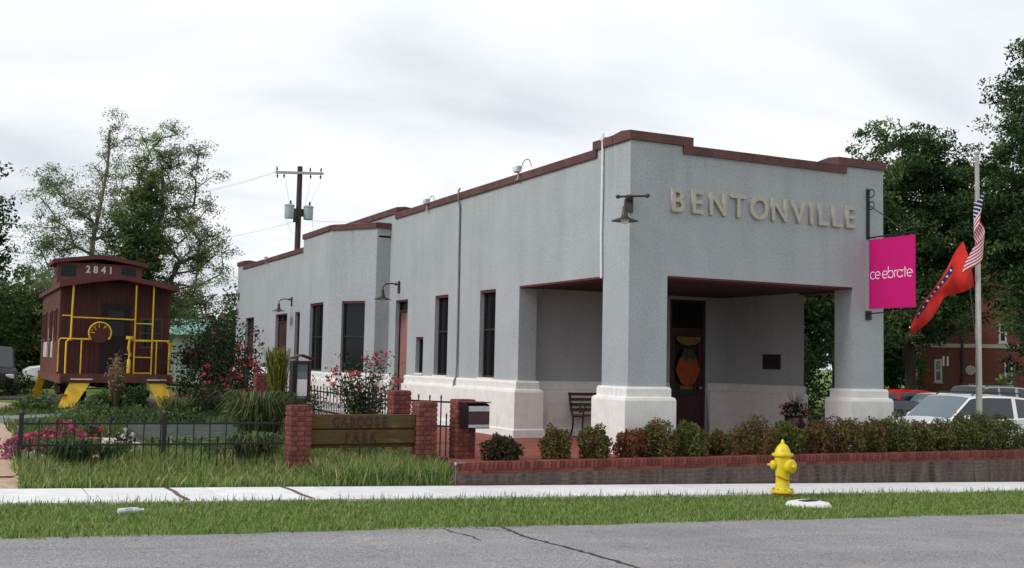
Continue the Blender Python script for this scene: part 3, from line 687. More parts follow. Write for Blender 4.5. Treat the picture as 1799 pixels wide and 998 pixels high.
# ------------------------------------------------------------------ wall lamps
def wall_lamp(loc, rz, label, reach=.5):
    r_ = empty('wall_lamp', loc, rz, label, 'lamp', 'barn lamps on the depot walls')      # arm runs along local -x
    a = MB(); a.box(-.035, 0, -.06, .06, -.17, .14); bevel(a.build('back_plate', M['bronze'], r_), .01)
    b = MB(); pts = [(-.03,0,.05), (-reach*.45,0,.07), (-reach*.8,0,.05), (-reach,0,-.02), (-reach,0,-.12)]
    b.tube(pts, .018, 7); b.lathe([(0,-.05),(.03,-.03),(.035,0),(.03,.03),(0,.05)], 8, (-.10,0,.055), axis='x'); b.build('arm', M['bronze'], r_, smooth=50)
    c = MB(); c.lathe([(.03,.10),(.04,.08),(.045,.0),(.065,-.08),(.09,-.10),(.215,-.145),(.23,-.152),(.215,-.150),(.09,-.112),(.07,-.11),(.0,-.11)], 24, (-reach,0,-.20)); sh = c.build('shade', M['bronze'], r_, smooth=40)
    d = MB(); d.lathe([(.0,-.112),(.07,-.113),(.075,-.14),(.06,-.18),(.03,-.20),(0,-.205)], 14, (-reach,0,-.20)); d.build('bulb_glass', M['white_enamel'], sh, smooth=60)
    return r_
l1 = wall_lamp((BX-.01, BY-.01, BZ+4.22), R(45), 'bronze barn lamp on the near corner beside the BENTONVILLE letters', reach=.36)
b = MB(); b.tube([(-.10,.16,.10),(-.10,-.30,.10)], .02, 7); b.lathe([(0,-.05),(.035,-.02),(.035,.02),(0,.05)], 8, (-.10,-.32,.10), axis='y'); b.lathe([(0,-.05),(.035,-.02),(.035,.02),(0,.05)], 8, (-.10,.18,.10), axis='y'); b.build('cross_bar', M['bronze'], l1, smooth=50)
wall_lamp((BX, BY+11.03, BZ+3.38), 0, 'bronze barn lamp over the tan door right of the bay', .45)
wall_lamp((BX, BY+21.45, BZ+3.42), 0, 'bronze barn lamp over the maroon double door left of the bay', .45)
wall_lamp((BX, BY+29.6, BZ+3.95), R(-30), 'small bronze barn lamp at the far end corner', .45)

# plaque and hanging sign
m = MB(); m.box(-.025, 0, -.29, .29, -.16, .16)
pl = empty('wall_plaque', (BX+5.45, BY+2.95, BZ+1.62), 0, 'small dark bronze plaque on the porch wall', 'plaque')
bevel(m.build('plate', M['bronze'], pl), .01); m = MB(); m.box(-.030,-.025,-.25,.25,-.12,.12); m.build('inscription_field', M['frame_dark'], pl)
sg = empty('hanging_sign', (BX+5.30, BY, BZ), 0, 'magenta blade sign reading celebrate on black scroll bracket', 'sign')
SY = -.02
bl = 1.13
m = MB(); m.box(-.03,.03,-.035,0,3.96,4.92); m.tube([(0,-.02,3.985),(0,-.6,3.99),(0,-bl-.06,3.99)], .016, 6)
m.tube([(0,-.02,4.62),(0,-.5,4.33),(0,-.95,4.0)], .010, 5)
for cz, rr in ((4.83,.075),(4.60,.075)):
    m.tube([(0, -.03-rr-math.cos(t)*rr*(1-.09*t/3), cz+math.sin(t)*rr*(1-.09*t/3)) for t in np.linspace(math.pi, -2.4, 16)], .010, 5)
m.build('bracket', M['blackmetal'], sg)
m = MB(); m.box(-.055,.055,-.05,0,2.43,2.60); m.tube([(0,-.03,2.55),(0,-.5,2.56),(0,-bl-.04,2.57)], .014, 6); m.build('lower_bracket', M['blackmetal'], sg)
def sgn(a, b, t): return (-t, -.05-a, 2.635+b)     # read from the -x side
m = MB(); m.xprism([(0,0),(bl,0),(bl,1.31),(0,1.31)], sgn, -.012, .012); pn = m.build('panel', M['magenta'], sg)
m = MB()
for a_ in (.12, bl-.12): m.tube([sgn(a_,1.31,0), sgn(a_,1.36,0)], .008, 5)
m.build('hook', M['blackmetal'], pn)
def strokes(word):
    arc = lambda cx, cy, r_, a0, a1, n=14: [(cx+r_*math.cos(R(t)), cy+r_*math.sin(R(t))) for t in np.linspace(a0, a1, n)]
    o = []; x = 0
    for ch in word:
        if ch == 'c': s_ = [arc(.5,.5,.5,50,310)]; w = .98
        elif ch == 'e': s_ = [[(.02,.5),(.98,.5)], arc(.5,.5,.5,0,310)]; w = 1.1
        elif ch == 'l': s_ = [[(.1,0),(.1,1.62)]]; w = .32
        elif ch == 'b': s_ = [[(.06,0),(.06,1.62)], arc(.54,.5,.5,0,360,20)]; w = 1.16
        elif ch == 'r': s_ = [[(.08,0),(.08,1.0)], arc(.45,.62,.37,180,70,8)]; w = .62
        elif ch == 'a': s_ = [[(.98,0),(.98,1.0)], arc(.5,.5,.5,0,360,20)]; w = 1.16
        elif ch == 't': s_ = [[(.3,0),(.3,1.4)], [(0,1.0),(.6,1.0)]]; w = .68
        o.append((ch, x, s_)); x += w
    return o, x
so, tw = strokes('celebrate'); sc_ = (bl*.93)/tw
for i, (ch, xo, ss) in enumerate(so):
    m = MB()
    for s_ in ss: m.ribbon([(.04+(xo+a)*sc_, .56+b*sc_*1.05) for a, b in s_], .0135, sgn, th=.003)
    o = m.build('letter', M['magenta_dark'] if i == 2 else M['white_print'], pn); o.location = (-.0125, 0, 0)

# ------------------------------------------------------------------ bricks
_bm = {}
def brick_mesh(lx_, ly_, lz_, mat):
    key = (round(lx_,3), round(ly_,3), round(lz_,3), mat)
    if key not in _bm:
        m = MB(); b = .006; x, y, z = lx_/2, ly_/2, lz_/2
        rings = [(-z, b), (-z+b, 0), (z-b, 0), (z, b)]
        V = [(sx*(x-i), sy*(y-i), zz_) for zz_, i in rings for sx, sy in ((-1,-1),(1,-1),(1,1),(-1,1))]
        Fc = [(3,2,1,0),(12,13,14,15)] + [(r*4+k, r*4+(k+1)%4, (r+1)*4+(k+1)%4, (r+1)*4+k) for r in range(3) for k in range(4)]
        m.add(V, Fc); me = bpy.data.meshes.new('brick'); me.from_pydata(m.v, [], m.f); me.materials.append(M[mat]); me.update(); _bm[key] = me
    return _bm[key]
def brick(parent, c, d, mat='brick', name='brick', rz=0):
    o = bpy.data.objects.new(name, brick_mesh(*d, mat)); link(o, parent); o.location = c; o.rotation_euler = (random.uniform(-.008,.008), random.uniform(-.008,.008), rz+random.uniform(-.012,.012)); return o
# low retaining wall along the pavement
WY = 14.955; WT = .175
rw = empty('retaining_wall', (6.5, WY, -.15), 0, 'low brick retaining wall with soldier course cap and dark stains', 'wall')
m = MB(); m.box(0, 38, .012, .22, -1.0, WT+.15-.005); m.build('mortar_core', M['mortar_dark'], rw)
xx = 6.5; n = 0
rest = MB()
while xx < 44:
    if n < 175: brick(rw, (xx-6.5+.033, .10, WT+.15-.045), (.066, .21, .115), name='soldier_brick')
    else: rest.box(xx-6.5, xx-6.5+.066, -.005, .205, WT+.15-.1, WT+.15+.012)
    xx += .0745; n += 1
zc_ = WT-.06-.04; row = 0; n = 0
while zc_ > -.95:
    xx = 6.5 + (.105 if row % 2 else 0)
    while xx < 44:
        if sz(xx)-.05 < zc_:
            if xx < 19.0 and n < 290: brick(rw, (xx-6.5+.1, .058, zc_+.15-.03), (.2, .10, .058), 'brick_stain' if row > 0 else 'brick'); n += 1
            else: rest.box(xx-6.5, xx-6.5+.2, .008, .1, zc_+.15-.06, zc_+.15-.002, m=1)
        xx += .21
    zc_ -= .068; row += 1
rest.build('distant_brick', [M['brick'], M['brick_stain']], rw, kind='stuff')
def pillar(loc, h, label, w=.31, sunk=.15, group=None, name='brick_pillar'):
    r_ = empty(name, loc, 0, label, 'pillar', group); L = .19; rows = int((h+sunk)/.071); m = MB(); m.box(-w/2+.012, w/2-.012, -w/2+.012, w/2-.012, -sunk, rows*.071-sunk-.004); m.build('mortar_core', M['mortar'], r_)
    t = .085
    for i in range(rows):
        z = -sunk + .071*i + .031
        if i == rows-1: z += .004
        ln = (w-t-.012)/2*1.0
        for k in range(4):
            ro = k*math.pi/2; off = t/2 if i % 2 == 0 else -t/2
            for j in (0, 1):
                u = -w/2 + (t+.006 if i % 2 == 0 else 0) + ln/2 + j*(ln+.008); v = -w/2+t/2
                c, s_ = math.cos(ro), math.sin(ro); brick(r_, (u*c-v*s_, u*s_+v*c, z), (ln-.003, t, .061), rz=ro)
    m = MB(); m.box(-w/2+.01, w/2-.01, -w/2+.01, w/2-.01, rows*.071-sunk-.01, rows*.071-sunk+.012); m.build('cap', M['brick'], r_)
    return r_
pillar((4.44,16.0,gz(4.44,16)), 1.01, 'red brick pillar at the left end of the CABOOSE PARK sign')
pillar((6.40,16.0,.10), .93, 'red brick pillar at the right end of the CABOOSE PARK sign')
pillar((7.02,15.95,.14), .93, 'red brick pillar carrying the metal mailbox')
pillar((6.34,16.95,.10), 1.06, 'red brick pillar behind the right end of the sign planks', .30)
pillar((6.68,27.6,.12), 1.14, 'far red brick pillar beside the white plinth and crape myrtle', .32)

# ------------------------------------------------------------------ fences
def picket_fence(p, q, label, base, tops=(.76,.50), rails=(.67,.38), step=.112, skip=(), posts=(0, 1), spear=False, name='iron_fence', post_h=.80, mid=()):
    p, q = Vector(p), Vector(q); d = q-p; L = d.length; d.normalize(); ang = math.atan2(d.y, d.x)
    r_ = empty(name, (p.x, p.y, base), ang, label, 'fence')
    for z in rails: m = MB(); m.box(0, L, -.012, .012, z-.014, z+.014); m.build('rail', M['blackmetal'], r_)
    pt = {}
    for key, h in (('t', tops[0]), ('s', tops[1])):
        m = MB(); m.box(-.008, .008, -.008, .008, -.05, h-.07); m.lathe([(.008,h-.08),(.017,h-.055),(.012,h-.03),(0,h)], 6); o = m.build('picket', M['blackmetal'], r_); pt[key] = o
    used = set(); n = int(L/step)
    for i in range(1, n):
        key = 't' if (i % 2 == 0) else 's'
        if key in used: o = pt[key].copy(); link(o, r_)
        else: o = pt[key]; used.add(key)
        o.location = (i*step, 0, 0)
    for t in list(posts)+list(mid):
        m = MB(); m.box(-.03,.03,-.03,.03,-.1,post_h); m.lathe([(.042,post_h-.002),(.042,post_h+.02),(.02,post_h+.045),(0,post_h+.05)], 4); o = m.build('post', M['blackmetal'], r_); o.location = (t*L, 0, 0)
    return r_
picket_fence((.76,16.35),(4.26,16.15), 'black iron fence with alternating tall and short pickets in front of the garden', gz(2,16.3)-.0, mid=(.525,), posts=(0,))
picket_fence((6.93,16.15),(6.50,16.88), 'black spear fence between the mailbox pillar and the next brick pillar', .13, tops=(1.0,.72), rails=(.88,.5), posts=())
picket_fence((6.34,17.15),(6.70,27.35), 'long black spear fence running back beside the depot plinth', .11, tops=(1.0,.72), rails=(.88,.5), posts=(), step=.125)

# ------------------------------------------------------------------ park sign, mailbox
ps = empty('park_sign', (4.60,16.0,.10), 0, 'weathered wooden plank sign reading CABOOSE PARK between brick pillars', 'sign')
Lg = 6.24-4.60
for z0, z1, yy in ((.53,.735,-.02),(.30,.505,-.02)):
    m = MB(); m.box(0, Lg, yy-.03, yy+.03, z0, z1); bevel(m.build('plank', M['wood'], ps), .008)
m = MB(); m.box(0, Lg, .015, .055, .24, .60); m.build('backing_plank', M['wood'], ps)
for word, z, x0, x1 in (('CABOOSE', .555, .39, 1.15), ('PARK', .325, .57, .97)):
    n = len(word); letter_objs(word, [x0+(x1-x0)*i/(n-1) for i in range(n)], .148/.7, ps, M['routed'], lambda xx, z=z: Matrix.Translation((xx, -.052, z)) @ RX90, off=.004, sx=.72, ext=.006)
mbx = empty('mailbox', (7.02,15.655,.14), 0, 'dark mailbox with silver lid bands on the brick pillar', 'mailbox')
prof = [(-.16,.50),(-.16,.83),(-.12,.87),(.0,.885),(.13,.885),(.13,.50)]
m = MB(); m.xprism(prof, lambda a, b, t: (t, a, b), -.12, .25); bevel(m.build('body', M['paint_black'], mbx), .008)
m = MB(); m.box(-.135,.265,-.17,.14,.885,.90); m.build('lid', M['maroon'], mbx)
for z0, z1 in ((.76,.84),(.515,.56)):
    m = MB(); m.box(-.10,.24,-.172,-.158,z0,z1); m.build('band', M['galv'], mbx)
m = MB(); m.box(-.10,.24,-.168,-.155,.57,.75); m.build('front_panel', M['maroon_door'], mbx)
pp = empty('water_pipe', (6.46,14.95,.0), 0, 'thin grey pipe standing at the left end of the brick wall', 'pipe')
m = MB(); m.tube([(0,-.06,-.2),(0,-.06,.18)], .005, 7); m.tube([(-.01,-.06,.185),(.16,-.06,.19)], .010, 7); m.build('pipe', M['drain'], pp, smooth=50)
m = MB(); m.lathe([(.018,.16),(.022,.18),(.018,.20),(0,.205)], 8, (0,-.06,0)); m.build('elbow', M['galv'], pp, smooth=50)

# ------------------------------------------------------------------ hydrant, lid, litter
hx, hy = 11.07, 13.27
hd = empty('fire_hydrant', (hx, hy, sz(hx)-.01), R(-32), 'yellow fire hydrant with pointed bonnet and rusty foot on the verge', 'hydrant')
m = MB(); m.lathe([(.0,-.05),(.10,-.05),(.10,.02),(.13,.03),(.13,.055),(.10,.06)], 20); m.build('foot', M['hydrant_rust'], hd, smooth=35)
m = MB(); m.lathe([(.105,.055),(.165,.07),(.17,.10),(.165,.115),(.115,.125),(.105,.15),(.100,.30),(.112,.40),(.118,.55),(.118,.60)], 26); m.build('barrel', M['hydrant'], hd, smooth=35)
m = MB(); m.lathe([(.12,.60),(.155,.615),(.16,.635),(.155,.65),(.12,.655),(.108,.70),(.085,.745),(.05,.785),(.03,.795),(.028,.82),(.012,.855),(0,.86)], 26); m.build('bonnet', M['hydrant'], hd, smooth=35)
def nozzle(ang, r_, ln, z):
    m = MB(); m.lathe([(r_*.85,.06),(r_*.85,.12),(r_*1.15,.125),(r_*1.2,ln-.05),(r_*1.05,ln-.03),(r_*.6,ln-.015),(r_*.33,ln-.01),(r_*.33,ln+.025),(0,ln+.03)], 18, (0,0,z), axis='x'); o = m.build('nozzle_cap', M['hydrant'], hd, smooth=35); o.rotation_euler = (0, 0, ang); return o
nozzle(R(-50), .088, .225, .47); nozzle(R(189), .058, .20, .48); nozzle(R(12), .058, .19, .48)
for k in range(8):
    a_ = k*math.pi/4+.2; m = MB(); m.lathe([(.016,0),(.016,.018),(0,.02)], 6, (math.cos(a_)*.142, math.sin(a_)*.142, .113)); m.build('bolt', M['hydrant_rust'], hd)
m = MB(); m.tube([(math.cos(t)*.135, math.sin(t)*.135, .40-.06*math.sin((t+2.4)*1.1)**2-.08) for t in np.linspace(-2.6,.2,20)], .008, 5); m.build('chain', M['hydrant_rust'], hd)
lx0, ly0 = 10.72, 12.30
ml = empty('meter_lid', (lx0, ly0, sz(lx0)), R(4), 'pale concrete meter cover with dark hole in the grass', 'cover')
m = MB(); m.lathe([(.10,.055),(.17,.06),(.29,.035),(.315,.0),(.31,-.05)], 28); o = m.build('ring', M['walk'], ml, smooth=40); 
m = MB(); m.prism([(-.13,-.07),(.13,-.07),(.13,.07),(-.13,.07)], .058, .066); bevel(m.build('hatch', M['frame_dark'], ml), .004)
lt = empty('plastic_bottle', (1.69,12.59,sz(1.69)+.03), R(12), 'crushed clear plastic bottle lying on the grass strip', 'litter')
m = MB(); m.lathe([(0,-.13),(.03,-.125),(.034,-.06),(.028,-.02),(.034,.03),(.033,.07),(.014,.115),(.014,.135),(0,.135)], 10, axis='x'); m.build('bottle', M['lens'], lt, smooth=50)
m = MB(); m.lathe([(.0355,-.05),(.036,.02)], 10, axis='x'); m.build('wrapper', M['greymetal'], lt)
m = MB(); m.lathe([(.016,.132),(.016,.15),(0,.15)], 8, axis='x'); m.build('cap', M['white_enamel'], lt)

# ------------------------------------------------------------------ porch bench, urn
def bench(loc, rz, label, Lb=1.3, name='bench'):
    r_ = empty(name, loc, rz, label, 'bench')
    for i in range(5): m = MB(); m.box(-Lb/2, Lb/2, -.22+.095*i, -.22+.095*i+.075, .43, .455); m.build('seat_slat', M['wood_dark'], r_)
    for i in range(4): z = .52+.105*i; y = .24+.03*i; m = MB(); m.box(-Lb/2, Lb/2, y, y+.025, z, z+.06); m.build('back_slat', M['wood_dark'], r_)
    for s in (-1, 1):
        xx = s*(Lb/2-.04)
        m = MB(); m.tube([(xx,-.24,0),(xx,-.19,.2),(xx,-.22,.42),(xx,.2,.42),(xx,.26,.5),(xx,.37,.90)], .02, 6); m.tube([(xx,.3,0),(xx,.2,.2),(xx,.2,.42)], .02, 6)
        m.tube([(xx,.29,.66),(xx,-.05,.68),(xx,-.25,.66),(xx,-.29,.60),(xx,-.24,.55),(xx,-.21,.44)], .018, 6)
        m.tube([(xx+.0,-.1+.06*math.cos(t),.56+.06*math.sin(t)) for t in np.linspace(0,6,12)], .01, 5); m.build('end_frame', M['blackmetal'], r_, smooth=50)
    return r_
bench((BX+1.95, BY+4.02, BZ), 0, 'dark slatted bench with iron ends against the porch wall')
ur = empty('flower_urn', (BX+4.95, BY+1.62, BZ), 0, 'dark red glazed urn of red flowers by the plaque wall', 'urn')
m = MB(); m.lathe([(0,0),(.13,0),(.14,.03),(.19,.2),(.225,.4),(.21,.5),(.20,.52),(.225,.55),(.19,.55),(.18,.5),(0,.5)], 22); m.build('pot', M['glaze'], ur, smooth=40)
p = dome(500, .26, .26, .2); p[:,2] += .50; np_mesh('foliage', leaves(p, .06), 4, pal(DARKGREEN, 500), M['leaf'], ur)
c = dome(16, .3, .3, .2, .9); c[:,2] += .55; q = np.repeat(c, 9, 0)+rng.standard_normal((144,3))*.03; np_mesh('blossom', leaves(q, .05, .8), 4, pal([(.30,.03,.035),(.40,.07,.06)], 144), M['petal'], ur)
xyz = np.zeros((40,3)); xyz[:,2] = .52; o = blades(xyz, .55, .012, [(.10,.09,.04),(.06,.08,.03)], .5, 'spike', ur, None)

# ------------------------------------------------------------------ nandina shrubs on the wall
NAND_G = [(.085,.115,.028),(.120,.145,.036),(.055,.080,.024),(.150,.150,.040)]; NAND_R = [(.20,.055,.035),(.16,.055,.032),(.25,.085,.045),(.11,.085,.030)]; NAND_M = NAND_G+[(.20,.085,.036),(.17,.068,.036),(.15,.088,.034)]
def nandina(px, r, h, cols, label, y=15.36):
    if px > 14.4: cols = list(cols)+NAND_G+NAND_G
    bush('nandina_shrub', label, (px, y, .13), r*1.10, r*1.0, h*(1.10 if px < 14 else 1.0), 3900, .055, cols, 'nandina shrubs along the brick wall', stems=8, shell=.56, aspect=.45, lump=.21)
specs = [(7.42,.28,.42,[(.040,.042,.018),(.055,.050,.020),(.070,.045,.022)],'dark olive shrub at the left end of the brick wall, by the mailbox pillar'),
 (8.35,.25,.52,NAND_M,'second shrub from the mailbox pillar, rounded and bronze green'),
 (9.05,.27,.54,NAND_M+[(.09,.10,.02)],'bronze green shrub just left of the near column foot'),
 (9.72,.26,.48,NAND_R,'low reddish shrub in front of the near column foot'),
 (10.20,.30,.66,NAND_M,'tall russet shrub at the right side of the near column foot'),
 (10.85,.31,.60,NAND_G,'green shrub in front of the glazed porch door'),
 (11.48,.18,.46,NAND_M,'smallest shrub, standing alone below the porch wall'),
 (12.22,.36,.66,NAND_M+NAND_R[:1],'broad bronze shrub left of the hydrant, below the plaque'),
 (12.92,.29,.58,NAND_G,'green shrub directly behind the hydrant, below the urn'),
 (13.60,.29,.60,NAND_R+NAND_M,'red shrub left of the right column foot'),
 (14.22,.36,.74,NAND_M,'tall bronze shrub in front of the right column foot'),
 (14.85,.33,.70,NAND_M+NAND_R[:2],'rust tinged shrub at the right edge of the right column'),
 (15.42,.34,.76,NAND_G,'tall green shrub below the dark car'),
 (15.98,.33,.66,NAND_M,'bronze shrub below the hood of the white SUV'),
 (16.50,.31,.66,NAND_M,'shrub below the SUV mirror, left of the flagpole'),
 (17.05,.35,.78,NAND_G,'leafy green shrub at the foot of the flagpole'),
 (17.62,.34,.80,NAND_M+NAND_G,'green shrub right of the flagpole'),
 (18.20,.36,.76,NAND_G,'green shrub at the right edge of the picture')]
for a_, r_, h_, c_, l_ in specs: nandina(a_, r_, h_, c_, l_)

# ------------------------------------------------------------------ flagpole and flags
FX, FY = 17.77, 15.52
fp = empty('flagpole', (FX, FY, .1), 0, 'tall pale metal flagpole with ball finial behind the shrubs', 'flagpole')
m = MB(); m.tube([(0,0,-.1),(0,0,2.5),(0,0,5.78)], [.062,.055,.04], 14); m.build('shaft', M['pole_metal'], fp, smooth=50)
m = MB(); m.lathe([(.05,5.76),(.05,5.80),(.02,5.82)], 14); m.build('truck', M['galv'], fp, smooth=40)
m = MB(); m.lathe([(.02,5.81)]+[(.058*math.sin(t), 5.87-.058*math.cos(t)) for t in np.linspace(.35,math.pi,10)], 16); m.build('ball_finial', M['pole_metal'], fp, smooth=60)
m = MB(); m.tube([(-.06,-.03,5.76),(-.10,-.04,4.0),(-.22,.02,3.35),(-.12,-.03,2.2),(-.07,-.03,1.3)], .006, 4); m.build('halyard', M['cable'], fp)
def cloth(name, parent, nu, nv, fn, matf, mats):
    m = MB(); V = [fn(i/nu, j/nv) for j in range(nv+1) for i in range(nu+1)]; m.v = V
    for j in range(nv):
        for i in range(nu): m.f.append((j*(nu+1)+i, j*(nu+1)+i+1, (j+1)*(nu+1)+i+1, (j+1)*(nu+1)+i)); m.m.append(matf((i+.5)/nu, (j+.5)/nv))
    return m.build(name, mats, parent, smooth=85)
rt = Vector((right.x, right.y, 0)).normalized(); vd = Vector((fwd.x, fwd.y, 0)).normalized()
rt = Vector((.82, -.57, 0)); vd = Vector((.57, .82, 0))
usf = empty('american_flag', (FX, FY, 5.22), 0, 'limp American flag with red and white stripes hanging on the pole', 'flag')
def us(u, v):   # u along the fly, v down the hoist; hoist tied to the pole, fly falls in folds
    ph = u*7.2+v*1.3+2.4
    a = .05 - .05*v + .19*math.sin(ph)*(.3+.7*u) - .15*u
    dpt = -.16 + .10*math.cos(ph)*(.4+.6*u)
    zf = -.74*v*(1-.12*u) - 1.08*u**1.05 - .05*math.sin(u*8+v*3)*u
    p = rt*a + vd*dpt; return (p.x, p.y, zf)
cl = cloth('cloth', usf, 46, 39, us, lambda u, v: 2 if (u < .40 and v < 7/13) else (0 if int(v*13) % 2 == 0 else 1), [M['flag_red'], M['flag_white'], M['flag_blue']])
m = MB()
for i in range(11):
    for j in range(9):
        if (i+j) % 2: continue
        u, v = .40*(i+1)/12, 7/13*(j+1)/10; c = Vector(us(u, v)); e1 = (Vector(us(u+.01, v))-c).normalized(); e2 = (Vector(us(u, v+.01))-c); e2 = (e2-e1*e2.dot(e1)).normalized(); nn = e1.cross(e2)
        for sgn_ in (1, -1):
            P = [c+nn*.004*sgn_+(e1*math.cos(t)+e2*math.sin(t))*(.02 if k % 2 == 0 else .009) for k, t in enumerate(np.linspace(0, 2*math.pi, 11)[:-1])]; m.add(P, [tuple(range(10))])
m.build('star', M['flag_white'], cl)
akf = empty('state_flag', (FX, FY, 4.20), 0, 'bright red state flag with starred blue band blowing down to the left', 'flag')
def ak(u, v):   # blown to the lower left
    a = (-.24-1.04*u)*(1-v) + (-.10-1.10*u)*v; z = (.02-1.68*u)*(1-v) + (-.86-1.02*u)*v
    z += .16*math.sin(u*math.pi)*v*v + .03*math.sin(u*11+v*3); a += .05*math.sin(u*9+1)*v
    d_ = .10 + .06*math.sin(u*10+v*5) + .05*math.sin(u*17-v*4) - .10*math.sin(v*3.1)*(1-.4*u)
    p = rt*a + vd*d_; return (p.x, p.y, z)
def akband(u, v): c = .15+.02*math.sin(u*4); return .24 < u < .86 and abs(v-c) < .085
ac = cloth('cloth', akf, 60, 36, ak, lambda u, v: 1 if akband(u, v) else 0, [M['flag_orange'], M['flag_blue']])
m = MB()
for k in range(9):
    u = .275+.55*k/8; v = .15+.02*math.sin(u*4); c = Vector(ak(u, v)); e1 = (Vector(ak(u+.01, v))-c).normalized(); e2 = Vector(ak(u, v+.01))-c; e2 = (e2-e1*e2.dot(e1)).normalized(); nn = e1.cross(e2)
    for s_ in (1, -1):
        P = [c+nn*.006*s_+(e1*math.cos(t)+e2*math.sin(t))*(.036 if q % 2 == 0 else .016) for q, t in enumerate(np.linspace(0, 2*math.pi, 11)[:-1])]; m.add(P, [tuple(range(10))])
m.build('star', M['flag_white'], ac)

# ------------------------------------------------------------------ caboose
cb = empty('caboose', (3.78,32.0,.08), R(.6), 'dark maroon railway caboose numbered 2841 with yellow railings and steps', 'caboose')
hw = 1.45; L = 7.2; fl = 1.02; ev = 3.43; pk = 3.68
yb0, yb1 = .55, L-.55            # body between the end platforms
m = MB(); m.box(-hw+.03, hw-.03, yb0, yb1, fl, ev-.02); body = m.build('body', M['caboose'], cb)
for s in (-1, 1):                # vertical siding boards on the long sides
    nb = 58
    for i in range(nb):
        a, b = yb0+(yb1-yb0)*i/nb, yb0+(yb1-yb0)*(i+1)/nb; q = MB(); j = random.uniform(0,.006); q.box(*sorted((s*(hw-.03), s*(hw+j))), a+.006, b-.006, fl-.02, ev-.05); q.build('siding_board', M['caboose'], body)
nb = 22
for i in range(nb):              # end wall boards
    a, b = -hw+.03+(2*hw-.06)*i/nb, -hw+.03+(2*hw-.06)*(i+1)/nb; q = MB(); q.box(a+.004, b-.004, yb0-.02-random.uniform(0,.005), yb0, fl, ev+.12); q.build('end_board', M['caboose_end'], body)
def cwin(x0, x1, z0, z1, side=None, y0=None, y1=None):
    q = MB()
    if side is None:
        y = yb0-.05; q.box(x0-.05,x0,y,y+.035,z0-.05,z1+.05); q.box(x1,x1+.05,y,y+.035,z0-.05,z1+.05); q.box(x0,x1,y,y+.035,z1,z1+.05); q.box(x0,x1,y,y+.035,z0-.05,z0); q.box(x0,x1,y+.005,y+.03,(z0+z1)/2-.015,(z0+z1)/2+.015)
        f = q.build('window', M['caboose'], body); g = MB(); g.box(x0,x1,y+.012,y+.022,z0,z1); g.build('pane', M['glass'], f)
    else:
        X0, X1 = sorted((side*(hw+.01), side*(hw+.045))); q.box(X0,X1,y0-.05,y0,z0-.05,z1+.05); q.box(X0,X1,y1,y1+.05,z0-.05,z1+.05); q.box(X0,X1,y0,y1,z1,z1+.05); q.box(X0,X1,y0,y1,z0-.05,z0)
        f = q.build('window', M['caboose'], body); g = MB(); X0, X1 = sorted((side*(hw+.012), side*(hw+.02))); g.box(X0,X1,y0,y1,z0,z1); g.build('pane', M['carglass'], f)
cwin(.68, 1.22, 1.80, 2.55)
for yy in (1.2, 2.7, 4.6, 5.6): cwin(0,0,2.0,2.75,-1,yy,yy+.55)
# end door
q = MB(); q.box(-.36,.36,yb0-.06,yb0-.025,fl+.02,fl+1.95); d = q.build('end_door', M['caboose_dark'], body); q = MB(); q.box(-.22,.22,yb0-.075,yb0-.06,fl+1.05,fl+1.75); q.build('pane', M['glass'], d)
# faded lettering patches on the left flank
for yy, ww in ((2.15,.10),(2.42,.28),(3.75,.06),(4.2,.22),(4.6,.3),(5.1,.26)):
    q = MB(); q.box(-hw-.016,-hw-.009,yy,yy+ww,1.45,1.9 if ww > .2 else 2.3); q.build('faded_marking', M['faded_white'], body)
# roofs
def arc_roof(y0, y1, w, ze, zp, th, mat, name, parent, n=12):
    q = MB(); pr = [(-w+2*w*i/n, ze+(zp-ze)*(1-abs(-1+2*i/n)**1.15)) for i in range(n+1)]
    poly = pr + [(x, z-th) for x, z in reversed(pr)]; q.xprism(poly, lambda a, b, t: (a, t, b), y0, y1); return q.build(name, mat, parent)
rf = arc_roof(-.22, L+.22, hw+.09, ev+.03, pk+.05, .13, M['caboose_roof'], 'roof', cb)
# cupola
cy0, cy1, cw, cz0, cz1 = 4.6, 6.3, 1.24, ev+.02, 4.36
q = MB(); q.box(-cw, cw, cy0+.03, cy1, cz0, cz1); cu = q.build('cupola', M['caboose'], cb)
wall_q = MB(); wins = [(-1.13,-.70),(.62,1.05)]
wall_grid(wall_q, [-cw, cw]+[k for w in wins for k in w], [cz0, cz1, 3.92, 4.27], lambda s, z: not any(a < s < b for a, b in wins) or not (3.92 < z < 4.27), lambda s, t, z: (s, cy0+t, z), 0, .028); wall_q.build('front_panel', M['caboose'], cu)
for a, b in wins: g = MB(); g.box(a, b, cy0+.02, cy0+.027, 3.92, 4.27); g.build('pane', M['glass'], cu)
for s in (-1, 1):
    for ya, ybb in ((4.8,5.35),(5.55,6.1)): g = MB(); X0, X1 = sorted((s*(cw+.002), s*(cw+.012))); g.box(X0, X1, ya, ybb, 3.92, 4.27); g.build('side_pane', M['carglass'], cu)
arc_roof(cy0-.22, cy1+.22, cw+.14, cz1+.06, cz1+.26, .12, M['caboose_roof'], 'cupola_roof', cu)
letter_objs('2841', [-.33,-.11,.12,.33], .21/.70, cu, M['faded_white'], lambda xx: Matrix.Translation((xx-.03, cy0-.012, 4.07)) @ RX90, name='numeral', off=.010, sx=.92, ext=.008)
